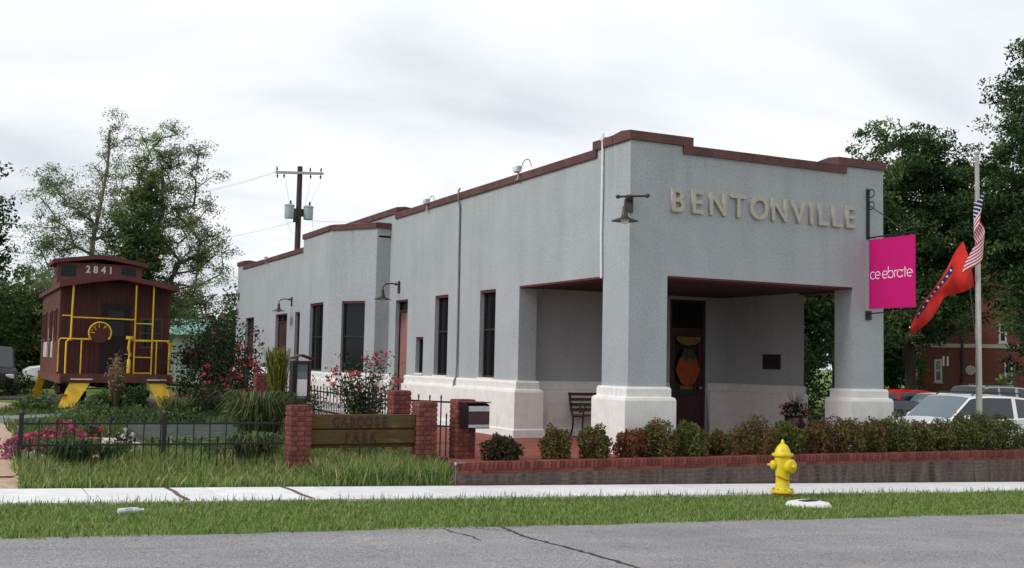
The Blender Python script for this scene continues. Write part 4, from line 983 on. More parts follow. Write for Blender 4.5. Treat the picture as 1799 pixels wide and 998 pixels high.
# end platform, sill, frame
q = MB(); q.box(-hw+.05, hw-.05, -.05, yb0, fl-.06, fl); q.build('platform', M['caboose_dark'], cb)
q = MB(); q.box(-hw, hw, -.12, -.05, fl-.22, fl+.02); q.build('end_sill', M['caboose'], cb)
for s in (-1, 1): q = MB(); q.box(*sorted((s*(hw-.05), s*(hw))), yb0-.9, yb1+.9, fl-.24, fl-.02); q.build('side_sill', M['caboose'], cb)
q = MB(); q.box(-.45,.45,.2,L-.2,fl-.36,fl-.06); q.build('centre_frame', M['caboose_dark'], cb)
q = MB(); q.box(-.13,.13,-.55,-.12,.62,.88); q.box(-.16,.16,-.62,-.50,.58,.92); q.build('coupler', M['caboose_dark'], cb)
def yt(pts, r_=.022, name='railing'): q = MB(); q.tube(pts, r_*1.08, 7); return q.build(name, M['yellow'], cb, smooth=50)
# railings of the near end (y just in front of the platform)
y = -.09
ry = lambda x0, x1: [(x0, y, fl), (x0, y, fl+.86), (x0+math.copysign(.08, x1-x0), y, fl+.94), (x1, y, fl+.94)]
yt(ry(-1.30,-.62)); yt([(-.92,y,fl),(-.92,y,fl+.93)], .018); yt(ry(1.36,.30)); yt([(1.02,y,fl),(1.02,y,fl+.93)], .018)
yt([(-1.46,y+.3,fl+.06),(-1.46,y+.3,fl+.9),(-1.42,y+.3,fl+.95),(-1.1,y+.2,fl+.95)], .016, 'grab_rail'); yt([(1.44,y+.3,fl+.06),(1.46,y+.3,fl+.9),(1.40,y+.3,fl+.95),(1.1,y+.2,fl+.95)], .016, 'grab_rail')
yt([(-1.20,y,fl+.9),(-1.18,y,ev+.0)], .024, 'post'); yt([(.44,y,fl),(.43,y,ev+.04)], .020, 'ladder_rail'); yt([(.90,y,fl),(.89,y,ev+.03)], .020, 'ladder_rail')
yt([(-1.18,y,fl+1.52),(.44,y,fl+1.50)], .018, 'cross_rail'); yt([(-1.42,y+.1,fl+1.56),(-1.18,y,fl+1.56)], .014, 'cross_rail')
for z in (.05,.48,.92,1.40): yt([(.44,y,fl+z),(.90,y,fl+z)], .016, 'rung')
q = MB(); q.lathe([(.30,-.0),(.33,-.02),(.33,.02),(.30,0)], 30, (-.47,y-.04,fl+1.12), axis='y')
q2 = MB(); pts = [(-.47+.285*math.cos(R(t)), y-.05, fl+1.12+.285*math.sin(R(t))) for t in np.linspace(-38,218,34)]; q2.tube(pts, .022, 6); q2.build('drumhead_ring', M['yellow'], cb, smooth=50)
q = MB(); q.lathe([(.0,-.015),(.265,-.012),(.265,.012)], 30, (-.47,y-.035,fl+1.11), axis='y'); dh = q.build('drumhead', M['caboose_end'], cb)
for t, ln in ((178,.12),(158,.05),(136,.12),(118,.05),(96,.11),(50,.10)):
    q = MB(); r0_ = .25; q.tube([(-.47+r0_*math.cos(R(t)), y-.055, fl+1.12+r0_*math.sin(R(t))), (-.47+(r0_-ln)*math.cos(R(t+6)), y-.055, fl+1.12+(r0_-ln)*math.sin(R(t+6)))], .011, 4); q.build('drumhead_mark', M['yellow'], dh)
q = MB(); q.lathe([(0,0),(.05,0),(.05,.35),(.02,.40),(.02,.9),(.10,.92),(.10,1.0),(0,1.0)], 10, (.30,y-.06,fl+.05)); q.build('brake_stand', M['yellow'], cb, smooth=40)
q = MB(); q.tube([(.30+.0,y-.10,fl+1.0+.0),(.26,y-.12,fl+.72),(.33,y-.1,fl+.5)], .03, 6); q.build('brake_handle', M['yellow'], cb, smooth=50)
# yellow steps: sloping side plates with treads
def step_plate(xt0, xt1, xb0, xb1, yt_, yb_, zt, zb, name='step_plate'):
    q = MB(); V = [(xt0,yt_,zt),(xt1,yt_,zt),(xb1,yb_,zb),(xb1-(xb1-xb0)*.12,yb_-.01,zb-.10),(xb0+(xb1-xb0)*.25,yb_-.01,zb-.11),(xb0,yb_,zb-.02)]
    n = len(V); q.add(V+[(a, b+.06, c) for a, b, c in V], [tuple(range(n)), tuple(range(2*n-1,n-1,-1))]+[(i,(i+1)%n,(i+1)%n+n,i+n) for i in range(n)]); return q.build(name, M['yellow'], cb)
step_plate(-1.14,-.62,-1.46,-1.06,-.06,-.38,fl-.16,.16); step_plate(.82,1.30,1.12,1.46,-.06,-.38,fl-.16,.16)
for x0, x1 in ((-1.16,-.60),(.80,1.32)): q = MB(); q.box(x0,x1,-.16,.1,fl-.15,fl-.115); q.build('tread', M['faded_white'], cb)
q = MB(); q.box(-1.42,-1.24,-.36,-.325,.42,.50); q.build('rust_patch', M['hydrant_rust'], cb)
for s in (-1, 1):
    q = MB(); V = [(s*1.28,L-.75,fl-.12),(s*1.50,L-.75,fl-.12),(s*1.62,L-.25,.12),(s*1.40,L-.25,.12)]; q.add(V+[(a,b+.06,c) for a,b,c in V], [(0,1,2,3),(7,6,5,4),(0,4,5,1),(1,5,6,2),(2,6,7,3),(3,7,4,0)]); q.build('step_plate', M['yellow'], cb)
# trucks
for yc in (1.75, L-1.75):
    for yy in (yc-.7, yc+.7):
        for s in (-1, 1):
            q = MB(); q.lathe([(0,-.06),(.34,-.06),(.36,-.05),(.42,-.045),(.42,-.03),(.40,.05),(.10,.06),(.08,.12),(0,.12)], 24, (s*.75,yy,.45), axis='x'); q.build('wheel', M['caboose_dark'], cb, smooth=40)
    for s in (-1, 1): q = MB(); q.box(*sorted((s*.92,s*1.02)), yc-1.0, yc+1.0, .38, .58); q.box(*sorted((s*.90,s*1.04)), yc-.3, yc+.3, .3, .8); q.build('truck_frame', M['caboose_dark'], cb)
tr = empty('railway_track', (3.78,32.0,.08), R(.6), 'short rusty railway track under the caboose', 'track')
for s in (-1, 1): q = MB(); q.box(s*.75-.035,s*.75+.035,-.6,L+.8,-.03,.035); q.build('rail', M['caboose_dark'], tr)
for i in range(13): q = MB(); q.box(-1.2,1.2,-.4+i*.68,-.18+i*.68,-.10,-.02); q.build('sleeper', M['wood_dark'], tr)

# ------------------------------------------------------------------ cars
def car(name, label, loc, rz, paint, kind='suv', Lc=4.7, hwid=.93, roof=1.72, rack=False, cat='car', group='cars in the parking lots', belt=1.02, hood=1.04):
    r_ = empty(name, loc, rz, label, cat, group); h = Lc/2; pm = M[paint]
    # station: x, half width, bottom, belt, roof (None = no cabin), roof half width
    if kind == 'suv': st = [(h,.62,.45,.70,.72),(h-.05,.78,.35,.82,.86),(h-.25,.88,.28,.92,.97),(h-.75,.93,.26,.98,hood),(h-1.18,.93,.25,belt,hood+.05),(h-1.22,.93,.25,belt,hood+.06),(h-1.95,.93,.25,belt+.01,roof-.05),(h-2.1,.93,.25,belt+.01,roof-.02),(h-2.62,.93,.25,belt+.02,roof),(h-2.72,.93,.25,belt+.02,roof),(h-3.55,.93,.25,belt+.03,roof-.01),(h-3.70,.93,.25,belt+.04,roof-.02),(h-4.25,.92,.26,belt+.05,roof-.06),(h-4.42,.91,.3,belt+.05,roof-.10),(-h+.03,.88,.32,belt,belt+.05),(-h,.80,.4,.75,.76)]; cab = (5,13)
    else: st = [(h,.60,.40,.62,.64),(h-.05,.76,.3,.70,.74),(h-.3,.86,.24,.78,.83),(h-.9,.90,.22,.86,.92),(h-1.30,.91,.22,.93,.98),(h-1.34,.91,.22,.93,.99),(h-2.05,.91,.22,.95,roof-.04),(h-2.2,.91,.22,.95,roof-.01),(h-2.60,.91,.22,.96,roof),(h-2.70,.91,.22,.96,roof),(h-3.35,.91,.22,.97,roof-.05),(h-3.45,.91,.22,.97,roof-.07),(h-3.85,.90,.24,.98,1.06),(h-3.95,.90,.26,.98,1.03),(-h+.03,.84,.3,.92,.97),(-h,.76,.4,.7,.72)]; cab = (5,12)
    S = []
    for i, (x, w, b, be, ro) in enumerate(st):
        w *= hwid/.93
        cabin = cab[0] < i < cab[1]+ (1 if kind == 'suv' else 0)
        if cabin: wr = w-.17; pts = [(0,b),(w-.12,b),(w-.01,b+.12),(w,(b+be)/2),(w-.03,be),(w-.06,be+.03),(wr+.015,ro-.075),(wr-.02,ro-.03),(wr*.6,ro),(0,ro+.012)]
        else:
            t = ro-be; pts = [(0,b),(w-.12,b),(w-.01,b+.12),(w,(b+be)/2),(w-.03,be),(w-.06,be+t*.3),(w-.10,be+t*.6),(w-.16,be+t*.8),(w*.5,ro),(0,ro+.01)]
        S.append([(x, yy, z) for yy, z in pts])
    q = len(S[0]); parts = {'body': MB()}
    def put(key, s, i, j):
        mbb = parts.setdefault(key, MB()); f = [S[i][j], S[i+1][j], S[i+1][j+1], S[i][j+1]]; f = [(a, s*b, c) for a, b, c in f]; mbb.add(f if s > 0 else f[::-1], [(0,1,2,3)])
    pillars = {8} if True else set()
    for s in (1, -1):
        for i in range(len(S)-1):
            for j in range(q-1):
                key = 'body'
                if j == 5 and cab[0] <= i < cab[1]-1 and i not in ((10,) if name == 'white_suv' else (8, 10)): key = ('side_window', s, 0 if i < 8 else (1 if i < 10 else 2))
                if j == 6 and False: pass
                if j in (7, 8) and i == cab[0]: key = ('windshield', 0, 0)
                if kind == 'suv' and i == 13 and j in (7, 8): key = ('rear_window', 0, 0)
                if kind != 'suv' and i == 11 and j in (7, 8): key = ('rear_window', 0, 0)
                put(key, s, i, j)
        # end caps
        for i in (0, len(S)-1): mbb = parts['body']; mbb.add([(a, s*b, c) for a, b, c in S[i]], [tuple(range(q))])
    for key, mbb in parts.items():
        if key == 'body': o = mbb.build('body', pm, r_); fixn(o); o.data.polygons.foreach_set('use_smooth', [True]*len(o.data.polygons)); o.data.set_sharp_from_angle(angle=R(38))
        else: o = mbb.build(key[0], M['windshield'] if key[0] == 'windshield' and paint == 'paint_white' else M['carglass'], r_); fixn(o)
    for sx in (h-.92, -h+.95):
        for s in (1, -1):
            t = MB(); t.lathe([(.20,-.11),(.33,-.11),(.345,-.08),(.345,.08),(.33,.11),(.20,.11)], 22, (0,0,0), axis='y'); w = empty_part('wheel', r_, (sx, s*(hwid-.10), .345)); o = t.build('tyre', M['tyre'], w, smooth=40)
            g = MB(); g.lathe([(0,-.09*1),(.05,-.10),(.07,-.07),(.19,-.095),(.205,-.1),(.205,.1),(.19,.095),(.07,.07),(.05,.10),(0,.09)], 14, (0,0,0), axis='y'); g.build('rim', M['rim'], w, smooth=40)
    for s in (1, -1):
        m = MB(); m.lathe([(0,-.1),(.08,-.09),(.10,-.02),(.09,.05),(0,.07)], 10, (h-1.62, s*(hwid+.06), belt+.08), axis='y'); m.box(*sorted((h-1.66,h-1.58)), *sorted((s*(hwid-.05), s*(hwid+.04))), belt+.0, belt+.05); m.build('mirror', pm, r_, smooth=50)
        m = MB(); m.box(h-.22, h-.01, *sorted((s*.52, s*.80)), .68, .84); bevel(m.build('headlight', M['lens'], r_), .03)
        m = MB(); m.box(-h-.01, -h+.12, *sorted((s*.62, s*.86)), .78, 1.0); bevel(m.build('taillight', M['redlens'], r_), .02)
        m = MB(); m.box(-.12, .06, *sorted((s*(hwid-.005), s*(hwid+.02))), belt-.14, belt-.10); m.build('door_handle', pm, r_)
    m = MB(); m.box(h-.02, h+.02, -.45, .45, .52, .70); m.build('grille', M['frame_dark'], r_)
    if rack:
        for s in (1, -1): m = MB(); m.tube([(h-2.2,s*.62,roof-.02),(h-2.35,s*.62,roof+.06),(h-4.0,s*.62,roof+.05),(h-4.15,s*.62,roof-.03)], .02, 6); m.build('roof_rail', M['blackmetal'], r_)
        for xx in (h-2.7,h-3.6): m = MB(); m.tube([(xx,-.62,roof+.06),(xx,.62,roof+.06)], .018, 6); m.build('cross_bar', M['blackmetal'], r_)
    return r_
def empty_part(name, parent, loc):
    o = bpy.data.objects.new(name, None); link(o, parent); o.location = loc; return o
pk_z = lambda x: sz(x)-.01
tag(strip('parking_lot', 17.5, 62, M['lot'], -.016, x0=17.6, x1=44.5, n=20), kind='structure')
car('white_suv', 'white SUV with dark side windows parked behind the flagpole', (24.98,22.55,pk_z(25.0)-.10), R(180), 'paint_white', 'suv', rack=True, roof=1.72)
car('dark_sedan', 'dark blue sedan beside the white SUV, half hidden by the column', (24.3,25.0,pk_z(24.9)), R(180), 'paint_dark', 'sedan', 4.5, .88, 1.40)
car('white_sedan', 'white sedan parked between the red car and the white SUV', (29.6,27.6,pk_z(29.6)), R(180), 'paint_white', 'sedan', 4.6, .9, 1.62)
car('red_hatchback', 'bright red car farthest left behind the column', (30.3,29.3,pk_z(30)), R(0), 'paint_red', 'suv', 4.3, .9, 1.70)
car('silver_suv', 'silver SUV with roof rails behind the white SUV roof', (35.5,31.1,pk_z(35.5)), R(180), 'paint_silver', 'suv', 4.8, .95, 1.98, rack=True)
car('black_van', 'black van at the left edge of the picture', (.93,46.4,.02), R(-90), 'paint_black', 'suv', 4.8, .95, 1.85, cat='van')
car('white_pickup', 'white car seen between the black van and the caboose', (4.85,54.6,.05), R(180), 'paint_white', 'suv', 4.7, .92, 1.62)

# ------------------------------------------------------------------ brick building behind the lot
bb = empty('brick_building', (50.27,48.28,-1.0), R(-44), 'red brick building with white sash windows and pale stone band behind the trees', 'building')
Wb, Hb = 12.0, 9.0
op = [(.94,1.30,2.08,3.32),(1.0,1.36,4.32,5.5),(4.70,5.06,2.0,3.2),(4.42,4.78,4.4,5.5),(8.2,8.7,1.95,3.3),(8.2,8.7,4.4,5.7)]
m = MB(); wall_grid(m, [.0, Wb]+[k for o in op for k in o[:2]], [-.5, Hb]+[k for o in op for k in o[2:]], lambda s, z: not any(a < s < b and c < z < d for a, b, c, d in op), lambda s, t, z: (s, t, z), 0, .3)
m.box(0,.3,.3,9,-.5,Hb); m.box(Wb-.3,Wb,.3,9,-.5,Hb); m.box(.3,Wb-.3,8.7,9,-.5,Hb); m.build('wall', M['farbrick'], bb)
m = MB(); m.box(-.2,Wb+.2,-.2,9.2,Hb,Hb+.25); m.build('roof', M['stone'], bb)
m = MB(); m.box(-.02,Wb+.02,-.05,0,4.05,4.27); m.build('stone_band', M['stone'], bb)
m = MB(); m.tube([(2.42,-.06,0),(2.42,-.06,Hb)], .07, 8); m.build('downpipe', M['frame_dark'], bb)
for a, b, c, d in op:
    f = MB(); w = .07; f.box(a-.03,a+w,-.03,.05,c-.03,d+.03); f.box(b-w,b+.03,-.03,.05,c-.03,d+.03); f.box(a+w,b-w,-.03,.05,d-w,d+.03); f.box(a+w,b-w,-.03,.05,c-.03,c+w); f.box(a+w,b-w,-.028,.045,(c+d)/2-.03,(c+d)/2+.03)
    fo = f.build('window', M['white_trim'], bb); g = MB(); g.box(a+w,b-w,.0,.03,c+w,d-w); g.build('pane', M['carglass'], fo); g = MB(); g.box(a-.08,b+.08,-.08,0,c-.13,c-.032); g.build('sill', M['stone'], fo)
m = MB(); m.lathe([(0,-.05),(.26,-.05),(.28,-.02),(.28,0)], 20, (2.86,0,2.75), axis='y'); m.build('round_vent', M['stone'], bb)
m = MB(); m.box(2.76,2.84,-.06,0,1.75,2.0); m.box(2.92,3.0,-.06,0,1.75,2.0); m.build('meter_box', M['white_trim'], bb)
m = MB(); m.box(9.9,10.6,-.04,0,.2,2.4); m.build('door', M['white_trim'], bb)
for xx, yy, hh, lab in ((44.9,43.6,2.9,'thin dark post left of the first window of the brick building'),(46.55,42.8,3.55,'thin dark signpost with pale sign backs in front of the brick building')):
    r_ = empty('sign_post', (xx,yy,sz(xx)), R(-40), lab, 'post'); m = MB(); m.tube([(0,0,0),(0,0,hh)], .05, 7); m.build('post', M['blackmetal'], r_)
    if hh > 3: m = MB(); m.box(-.15,-.05,-.03,-.01,hh-.55,hh-.05); m.box(.06,.15,-.03,-.01,hh-.55,hh-.05); m.build('sign_panel', M['stone'], r_)
# lawn bank and railing at the right of the depot
m = MB(); m.prism([(36.5,43.0),(42.2,40.5),(44.5,47.5),(38.5,52)], -1.2, -.2); tag(m.build('lawn', M['ground']), kind='structure')
rl = empty('hand_rail', (16.7,17.6,.16), R(60), 'short black steel railing beside the right column', 'railing')
for z in (.82,.12): m = MB(); m.box(0,1.2,-.015,.015,z-.015,z+.015); m.build('rail', M['blackmetal'], rl)
for i in range(9): m = MB(); m.box(i*.15-.008,i*.15+.008,-.008,.008,-.1,.82); m.build('baluster', M['blackmetal'], rl)

# ------------------------------------------------------------------ utility pole
up_ = empty('utility_pole', (15.55,57.4,0), R(0), 'wooden utility pole with crossarm and two transformers behind the depot', 'utility pole')
m = MB(); m.tube([(0,0,-.3),(0,0,6),(0,0,11.75)], [.19,.16,.135], 10); m.build('pole', M['pole'], up_, smooth=50)
ca_ = empty_part('crossarm', up_, (0,0,11.38)); ca_.rotation_euler = (0, 0, R(-22))
m = MB(); m.box(-1.25,1.25,-.2,-.09,-.06,.07); m.build('beam', M['wood_grey'], ca_)
for xx, s in ((-1.18,1),(-.8,-1),(.58,-1),(1.12,1),(.55,1),(-1.15,-1),(1.1,-1)):
    m = MB(); zz_ = .07 if s > 0 else -.06; m.lathe([(.02,0),(.02,s*.05),(.055,s*.07),(.055,s*.11),(.03,s*.13),(.045,s*.16),(.02,s*.24),(0,s*.24)], 8, (xx,-.14,zz_)); m.build('insulator', M['slab_grey'], ca_)
for xx, s in ((-.52,1),(.50,1)):
    m = MB(); m.lathe([(0,0),(.24,0),(.25,.05),(.25,.62),(.27,.64),(.27,.69),(.2,.74),(0,.76)], 18, (xx,-.10,8.95)); tf = m.build('transformer', M['greymetal'], up_, smooth=40)
    m = MB(); m.lathe([(.06,.74),(.07,.78),(.04,.82),(.06,.86),(.03,.95),(0,.95)], 8, (xx+.05*s,-.12,8.95)); m.build('bushing', M['slab_grey'], tf)
m = MB(); m.box(-.28,.28,-.08,.08,9.1,9.5); m.build('mount', M['slab_grey'], up_)
m = MB(); m.lathe([(0,0),(.10,0),(.10,.5),(0,.5)], 10, (-.24,-.2,8.75)); m.build('arrester_box', M['leafgreen'], up_)
def wire(a, b, sag, r_=.007, name='wire'):
    q = MB(); a, b = Vector(a), Vector(b); q.tube([a+(b-a)*t - Vector((0,0,sag*4*t*(1-t))) for t in np.linspace(0,1,14)], r_, 4); q.build(name, M['greymetal'], up_)
for a, b, s in (((-.75,-.1,11.0),(-.5,-.1,9.8),.25),((.55,-.1,11.0),(.3,-.1,9.6),.1),((1.05,-.4,11.0),(.6,-.1,9.8),-.1),((-1.1,.3,11.45),(-9,14,10.9),.5),((-1.0,.2,11.45),(-10,14,10.6),.6),((-.72,-.1,9.0),(-.05,-.1,8.2),.3),((.7,-.1,9.3),(.75,-.3,8.2),.1),((.7,-.1,8.9),(3.5,-6,8.6),.1),((-.2,0,8.8),(-10,12,8.0),.6)): wire(a, b, s)

# ------------------------------------------------------------------ far buildings on the left
tb = empty('green_roof_building', (12.2,73.5,0), R(-6), 'pale low building with green roof between the caboose and the depot', 'building')
m = MB(); m.box(-3.5,6,0,6,0,3.0); m.build('wall', M['teal_wall'], tb); m = MB(); m.xprism([(-.5,3.0),(6.5,3.0),(3,4.1)], lambda a,b,t:(t,a,b), -3.9, 6.4); m.build('roof', M['teal_roof'], tb)
for xx in (-2.2,.4,3.0): m = MB(); m.box(xx,xx+1.3,-.05,0,1.0,2.2); w = m.build('window', M['white_trim'], tb); m = MB(); m.box(xx+.08,xx+1.22,-.07,-.05,1.08,2.12); m.build('pane', M['glass'], w)

# ------------------------------------------------------------------ garden
def patch(name, pts, z, mat):
    m = MB(); P = []
    for i in range(len(pts)):
        a, b = Vector(pts[i]), Vector(pts[(i+1) % len(pts)])
        for t in np.linspace(0,1,6)[:-1]: p = a+(b-a)*t; P.append((p.x+random.uniform(-.08,.08), p.y+random.uniform(-.08,.08)))
    m.add([(x_, y_, z) for x_, y_ in P], [tuple(range(len(P)))]); o = m.build(name, mat); return tag(o, kind='structure')
patch('gravel_path', [(-3,15.3),(.72,15.4),(.74,17),(.9,20),(1.3,26),(1.9,34),(1.2,38),(-3,38)], .105, M['gravel'])
m = MB(); m.add([(-4,14.97,gz(-4,14.97)+.0),(.70,14.97,gz(.7,14.97)+.0),(.72,15.5,.10),(-4,15.5,.13)],[(0,1,2,3)]); tag(m.build('path_ramp', M['gravel']), kind='structure')
patch('soil_bed', [(.9,17.2),(6.5,17.2),(6.7,33),(1.6,33)], .096, M['soil'])
patch('mulch_bed', [(1.6,17.5),(5.9,17.5),(6.0,19.0),(2.3,19.6)], .104, M['mulch'])
patch('pale_gravel_path', [(1.45,18.0),(2.3,17.6),(2.55,18.6),(3.0,19.8),(2.6,22.0),(1.7,21.8),(1.4,19.5)], .110, M['pale_gravel'])
patch('ground_shade_patch', [(1.9,31.2),(6.0,31.2),(6.2,44),(-3,46),(-3,41),(1.7,41)], .100, M['ground_shade'])  # dark soil sheet, paints the shade on the ground under and behind the caboose
sp_ = empty('stone_platform', (4.05,22.0,.09), R(-2), 'low grey stone platform with pale front edge in the garden', 'platform')
for i in range(4):
    for j in range(3): m = MB(); m.box(-1.0+.52*i,-1.0+.52*i+.51,-2.0+1.3*j,-2.0+1.3*j+1.28,-.1,.10); bevel(m.build('paving_stone', M['slab_grey'], sp_), .012)
m = MB(); m.box(-1.02,1.10,-2.12,-2.01,-.1,.125); m.build('front_edge', M['concrete'], sp_)
m = MB(); m.box(-1.02,1.10,1.91,2.0,-.1,.16); m.build('back_edge', M['concrete'], sp_)
eg = empty('stone_edging', (2.15,27.5,.09), R(35), 'pale grey stone edging slab at the foot of the caboose steps', 'edging')
for i in range(4): m = MB(); m.box(-1.5+.72*i,-1.5+.72*i+.70,-.45,.45,-.1,.16); bevel(m.build('stone', M['concrete'], eg), .02)
MAG = [(.40,.04,.13),(.46,.06,.18),(.34,.03,.10),(.48,.07,.13)]
bush('petunia_mound', 'bright magenta petunia mound behind the left fence post', (1.36,17.7,.1), .46, .36, .50, 1100, .06, GREEN, flowers=MAG, nf=150, fs=.052, cat='flowers')
bush('phlox_mound', 'pink flower mound at the edge of the gravel path, left of the fence', (.78,17.9,.1), .20, .22, .36, 500, .05, GREEN, flowers=[(.50,.08,.25),(.42,.05,.2)], nf=80, fs=.045, cat='flowers')
bush('alyssum_mound', 'low white flowers at the foot of the left fence post', (.95,17.1,.07), .20, .15, .16, 300, .04, GREEN, flowers=[(.6,.6,.62),(.5,.5,.55)], nf=40, fs=.04, cat='flowers')
tuft('daylily_clump', 'lush green daylily clump inside the left end of the fence', (1.45,16.75,.05), .8, .42, 420, .03, GREEN+[(.05,.10,.02)], 1.1)
tuft('daylily_clump', 'green daylily clump by the middle of the left fence panel', (2.0,16.8,.06), .6, .34, 260, .026, GREEN, 1.1)
tuft('daylily_clump', 'drooping green daylily clump left of the CABOOSE PARK sign', (3.95,16.75,.07), .9, .46, 420, .03, GREEN+[(.12,.10,.05)], 1.1)
tuft('fountain_grass', 'arching green grass with straw top beside the stone platform', (4.70,19.5,.1), 1.0, .98, 650, .022, [(.055,.095,.025),(.07,.12,.03),(.15,.13,.07),(.05,.08,.03)], .95)
tuft('sedge_clump', 'pale yellow green sedge in front of the dark crape myrtle', (4.55,27.2,.1), .7, .6, 320, .022, [(.12,.14,.04),(.09,.12,.04),(.16,.15,.07)], 1.0)
tuft('plume_grass', 'tall grass with tan plume in front of the caboose coupler', (3.62,30.5,.1), .3, 1.0, 90, .018, [(.14,.11,.06),(.10,.09,.04)], .35, plume=.85)
for i, (px, py, r_, h_, lab) in enumerate(((3.0,28.0,.7,.32,'bushy green plant below the left caboose step'),(3.3,30.6,.42,.62,'leafy green plant left of the tan plume'),(4.15,30.7,.42,.82,'tall leafy green plant right of the tan plume'),(5.0,27.6,.7,.28,'green garden plant below the right caboose step'),(2.6,26.0,.7,.55,'low green plant beyond the stone edging'),(3.6,26.4,.9,.40,'wide low green plant in the middle of the garden'),(4.4,25.2,.6,.4,'low green plant behind the stone platform'),(1.7,30.6,.7,.5,'low green shrub left of the caboose step beside the path'))):
    bush('garden_plant', lab, (px,py,.1), r_, r_*.8, h_, 1500, .10, GREEN+[(.05,.09,.03),(.07,.10,.04)], 'green plants round the caboose', lump=.3, shell=.4)
# crape myrtles: dark, upright, with red panicles towards the depot
bush('crape_myrtle', 'large dark crape myrtle thicket between the caboose and the depot', (6.45,31.8,.1), 1.25, 1.2, 2.75, 9000, .10, DARKGREEN+[(.03,.018,.016)], flowers=[(.16,.03,.04),(.12,.03,.04)], nf=34, fs=.10, stems=22, lump=.3)
bush('crape_myrtle', 'red flowering shrub in front of the far depot doors', (6.55,28.9,.1), .95, .9, 1.55, 2600, .09, DARKGREEN+[(.03,.02,.015)], flowers=[(.34,.018,.04),(.26,.015,.03),(.42,.04,.06)], nf=60, fs=.085, stems=14, lump=.3)
bush('dark_shrub', 'low dark shrub at the foot of the crape myrtle', (5.5,27.9,.1), .8, .7, .95, 1900, .08, DARKGREEN, lump=.3)
tuft('yellow_bamboo', 'tall feathery yellow green shrub left of the notice case', (5.80,22.6,.1), .4, 1.75, 560, .022, [(.16,.17,.02),(.11,.14,.02),(.20,.18,.02),(.07,.11,.02)], .2)
bush('rust_shrub', 'green shrub with rusty top right of the notice case', (6.35,22.4,.1), .42, .4, 1.15, 1300, .07, GREEN+[(.10,.05,.03)], lump=.3)
# rose bush: open, pink heads on long canes
rb = empty('rose_bush', (6.45,18.9,.1), 0, 'tall open rose bush with pink blooms above the CABOOSE PARK sign', 'rose bush')
m = MB(); tips = []
for i in range(22):
    a_ = rng.random()*6.28; rr = .15+.5*rng.random(); h_ = .9+.75*rng.random(); t = Vector((math.cos(a_)*rr, math.sin(a_)*rr*.7, h_)); tips.append(t); m.tube([(0,0,0),(t.x*.35,t.y*.35,h_*.45),(t.x*.75,t.y*.75,h_*.8),t], [.012,.010,.007,.004], 4)
tips += [Vector((.36,0,1.68)), Vector((.22,-.1,1.5)), Vector((-.62,0,1.12)), Vector((-.68,.1,1.2)), Vector((.55,0,1.15)), Vector((.62,.1,1.2))]
for t in tips[22:]: m.tube([(0,0,.1),(t.x*.4,t.y*.4,t.z*.5),t], [.010,.008,.004], 4)
m.build('cane', M['bark'], rb)
P = []
for t in tips:
    for s in np.linspace(.35,.98,9): P.append(np.array(t)*[s*s,s*s,s])
P = np.repeat(np.array(P), 13, 0); P += rng.standard_normal(P.shape)*[.09,.07,.08]; np_mesh('foliage', leaves(P, .06), 4, pal(GREEN+DARKGREEN+[(.07,.06,.03)], len(P)), M['leaf'], rb)
cc = np.array([np.array(t) for t in tips[8:]]); q = np.repeat(cc, 22, 0)+rng.standard_normal((len(cc)*22,3))*.035; np_mesh('blossom', leaves(q, .05, .8), 4, pal([(.55,.06,.12),(.48,.09,.14),(.60,.14,.17)], len(q)), M['petal'], rb)
# notice case on a post
nc = empty('notice_case', (5.98,21.4,.1), R(12), 'dark glazed notice case on a post with little pitched roof', 'notice board')
m = MB(); m.box(-.24,-.14,-.07,.07,-.1,1.50); m.build('post', M['blackmetal'], nc)
m = MB(); m.box(-.16,.16,-.06,.06,.70,.76); m.box(-.16,.16,-.06,.06,1.44,1.50); m.box(.11,.16,-.06,.06,.76,1.44); m.box(-.16,.11,.03,.06,.76,1.44); cs_ = m.build('case', M['maroon_door'], nc)
m = MB(); m.box(-.155,.105,-.03,-.02,.765,1.435); m.build('pane', M['windshield'], cs_); m = MB(); m.box(-.13,.09,-.045,-.035,.82,1.14); m.build('notice', M['white_print'], cs_)
m = MB(); m.xprism([(-.29,1.55),(-.05,1.63),(.22,1.55),(.22,1.52),(-.05,1.60),(-.29,1.52)], lambda a,b,t:(a,t,b), -.10, .10); m.build('roof', M['wood_dark'], nc)
m = MB(); m.box(-.10,.10,-.05,.05,-.1,.70); m.build('panel', M['slab_grey'], nc)
bench((5.35,21.7,.1), R(205), 'slatted park bench behind the arching grass clump', 1.0, 'park_bench')
bush('garden_mound', 'light green mound behind the middle fence post', (2.75,17.7,.1), 0.4, 0.32, 0.32, 1300, .07, [(.09,.16,.04),(.12,.19,.05),(.07,.13,.035),(.17,.20,.07)], 'light green mounds in the garden', lump=.3, shell=.4)
bush('garden_mound', 'light green mound in front of the stone platform', (3.4,18.2,.1), 0.45, 0.36, 0.3, 1300, .07, [(.09,.16,.04),(.12,.19,.05),(.07,.13,.035),(.17,.20,.07)], 'light green mounds in the garden', lump=.3, shell=.4)
bush('garden_mound', 'light green mound behind the left sign pillar', (5.4,18.6,.1), 0.5, 0.4, 0.5, 1300, .07, [(.09,.16,.04),(.12,.19,.05),(.07,.13,.035),(.17,.20,.07)], 'light green mounds in the garden', lump=.3, shell=.4)
bush('garden_mound', 'light green shrub right of the stone platform', (5.6,24.3,.1), 0.6, 0.48, 0.7, 1300, .07, [(.09,.16,.04),(.12,.19,.05),(.07,.13,.035),(.17,.20,.07)], 'light green mounds in the garden', lump=.3, shell=.4)
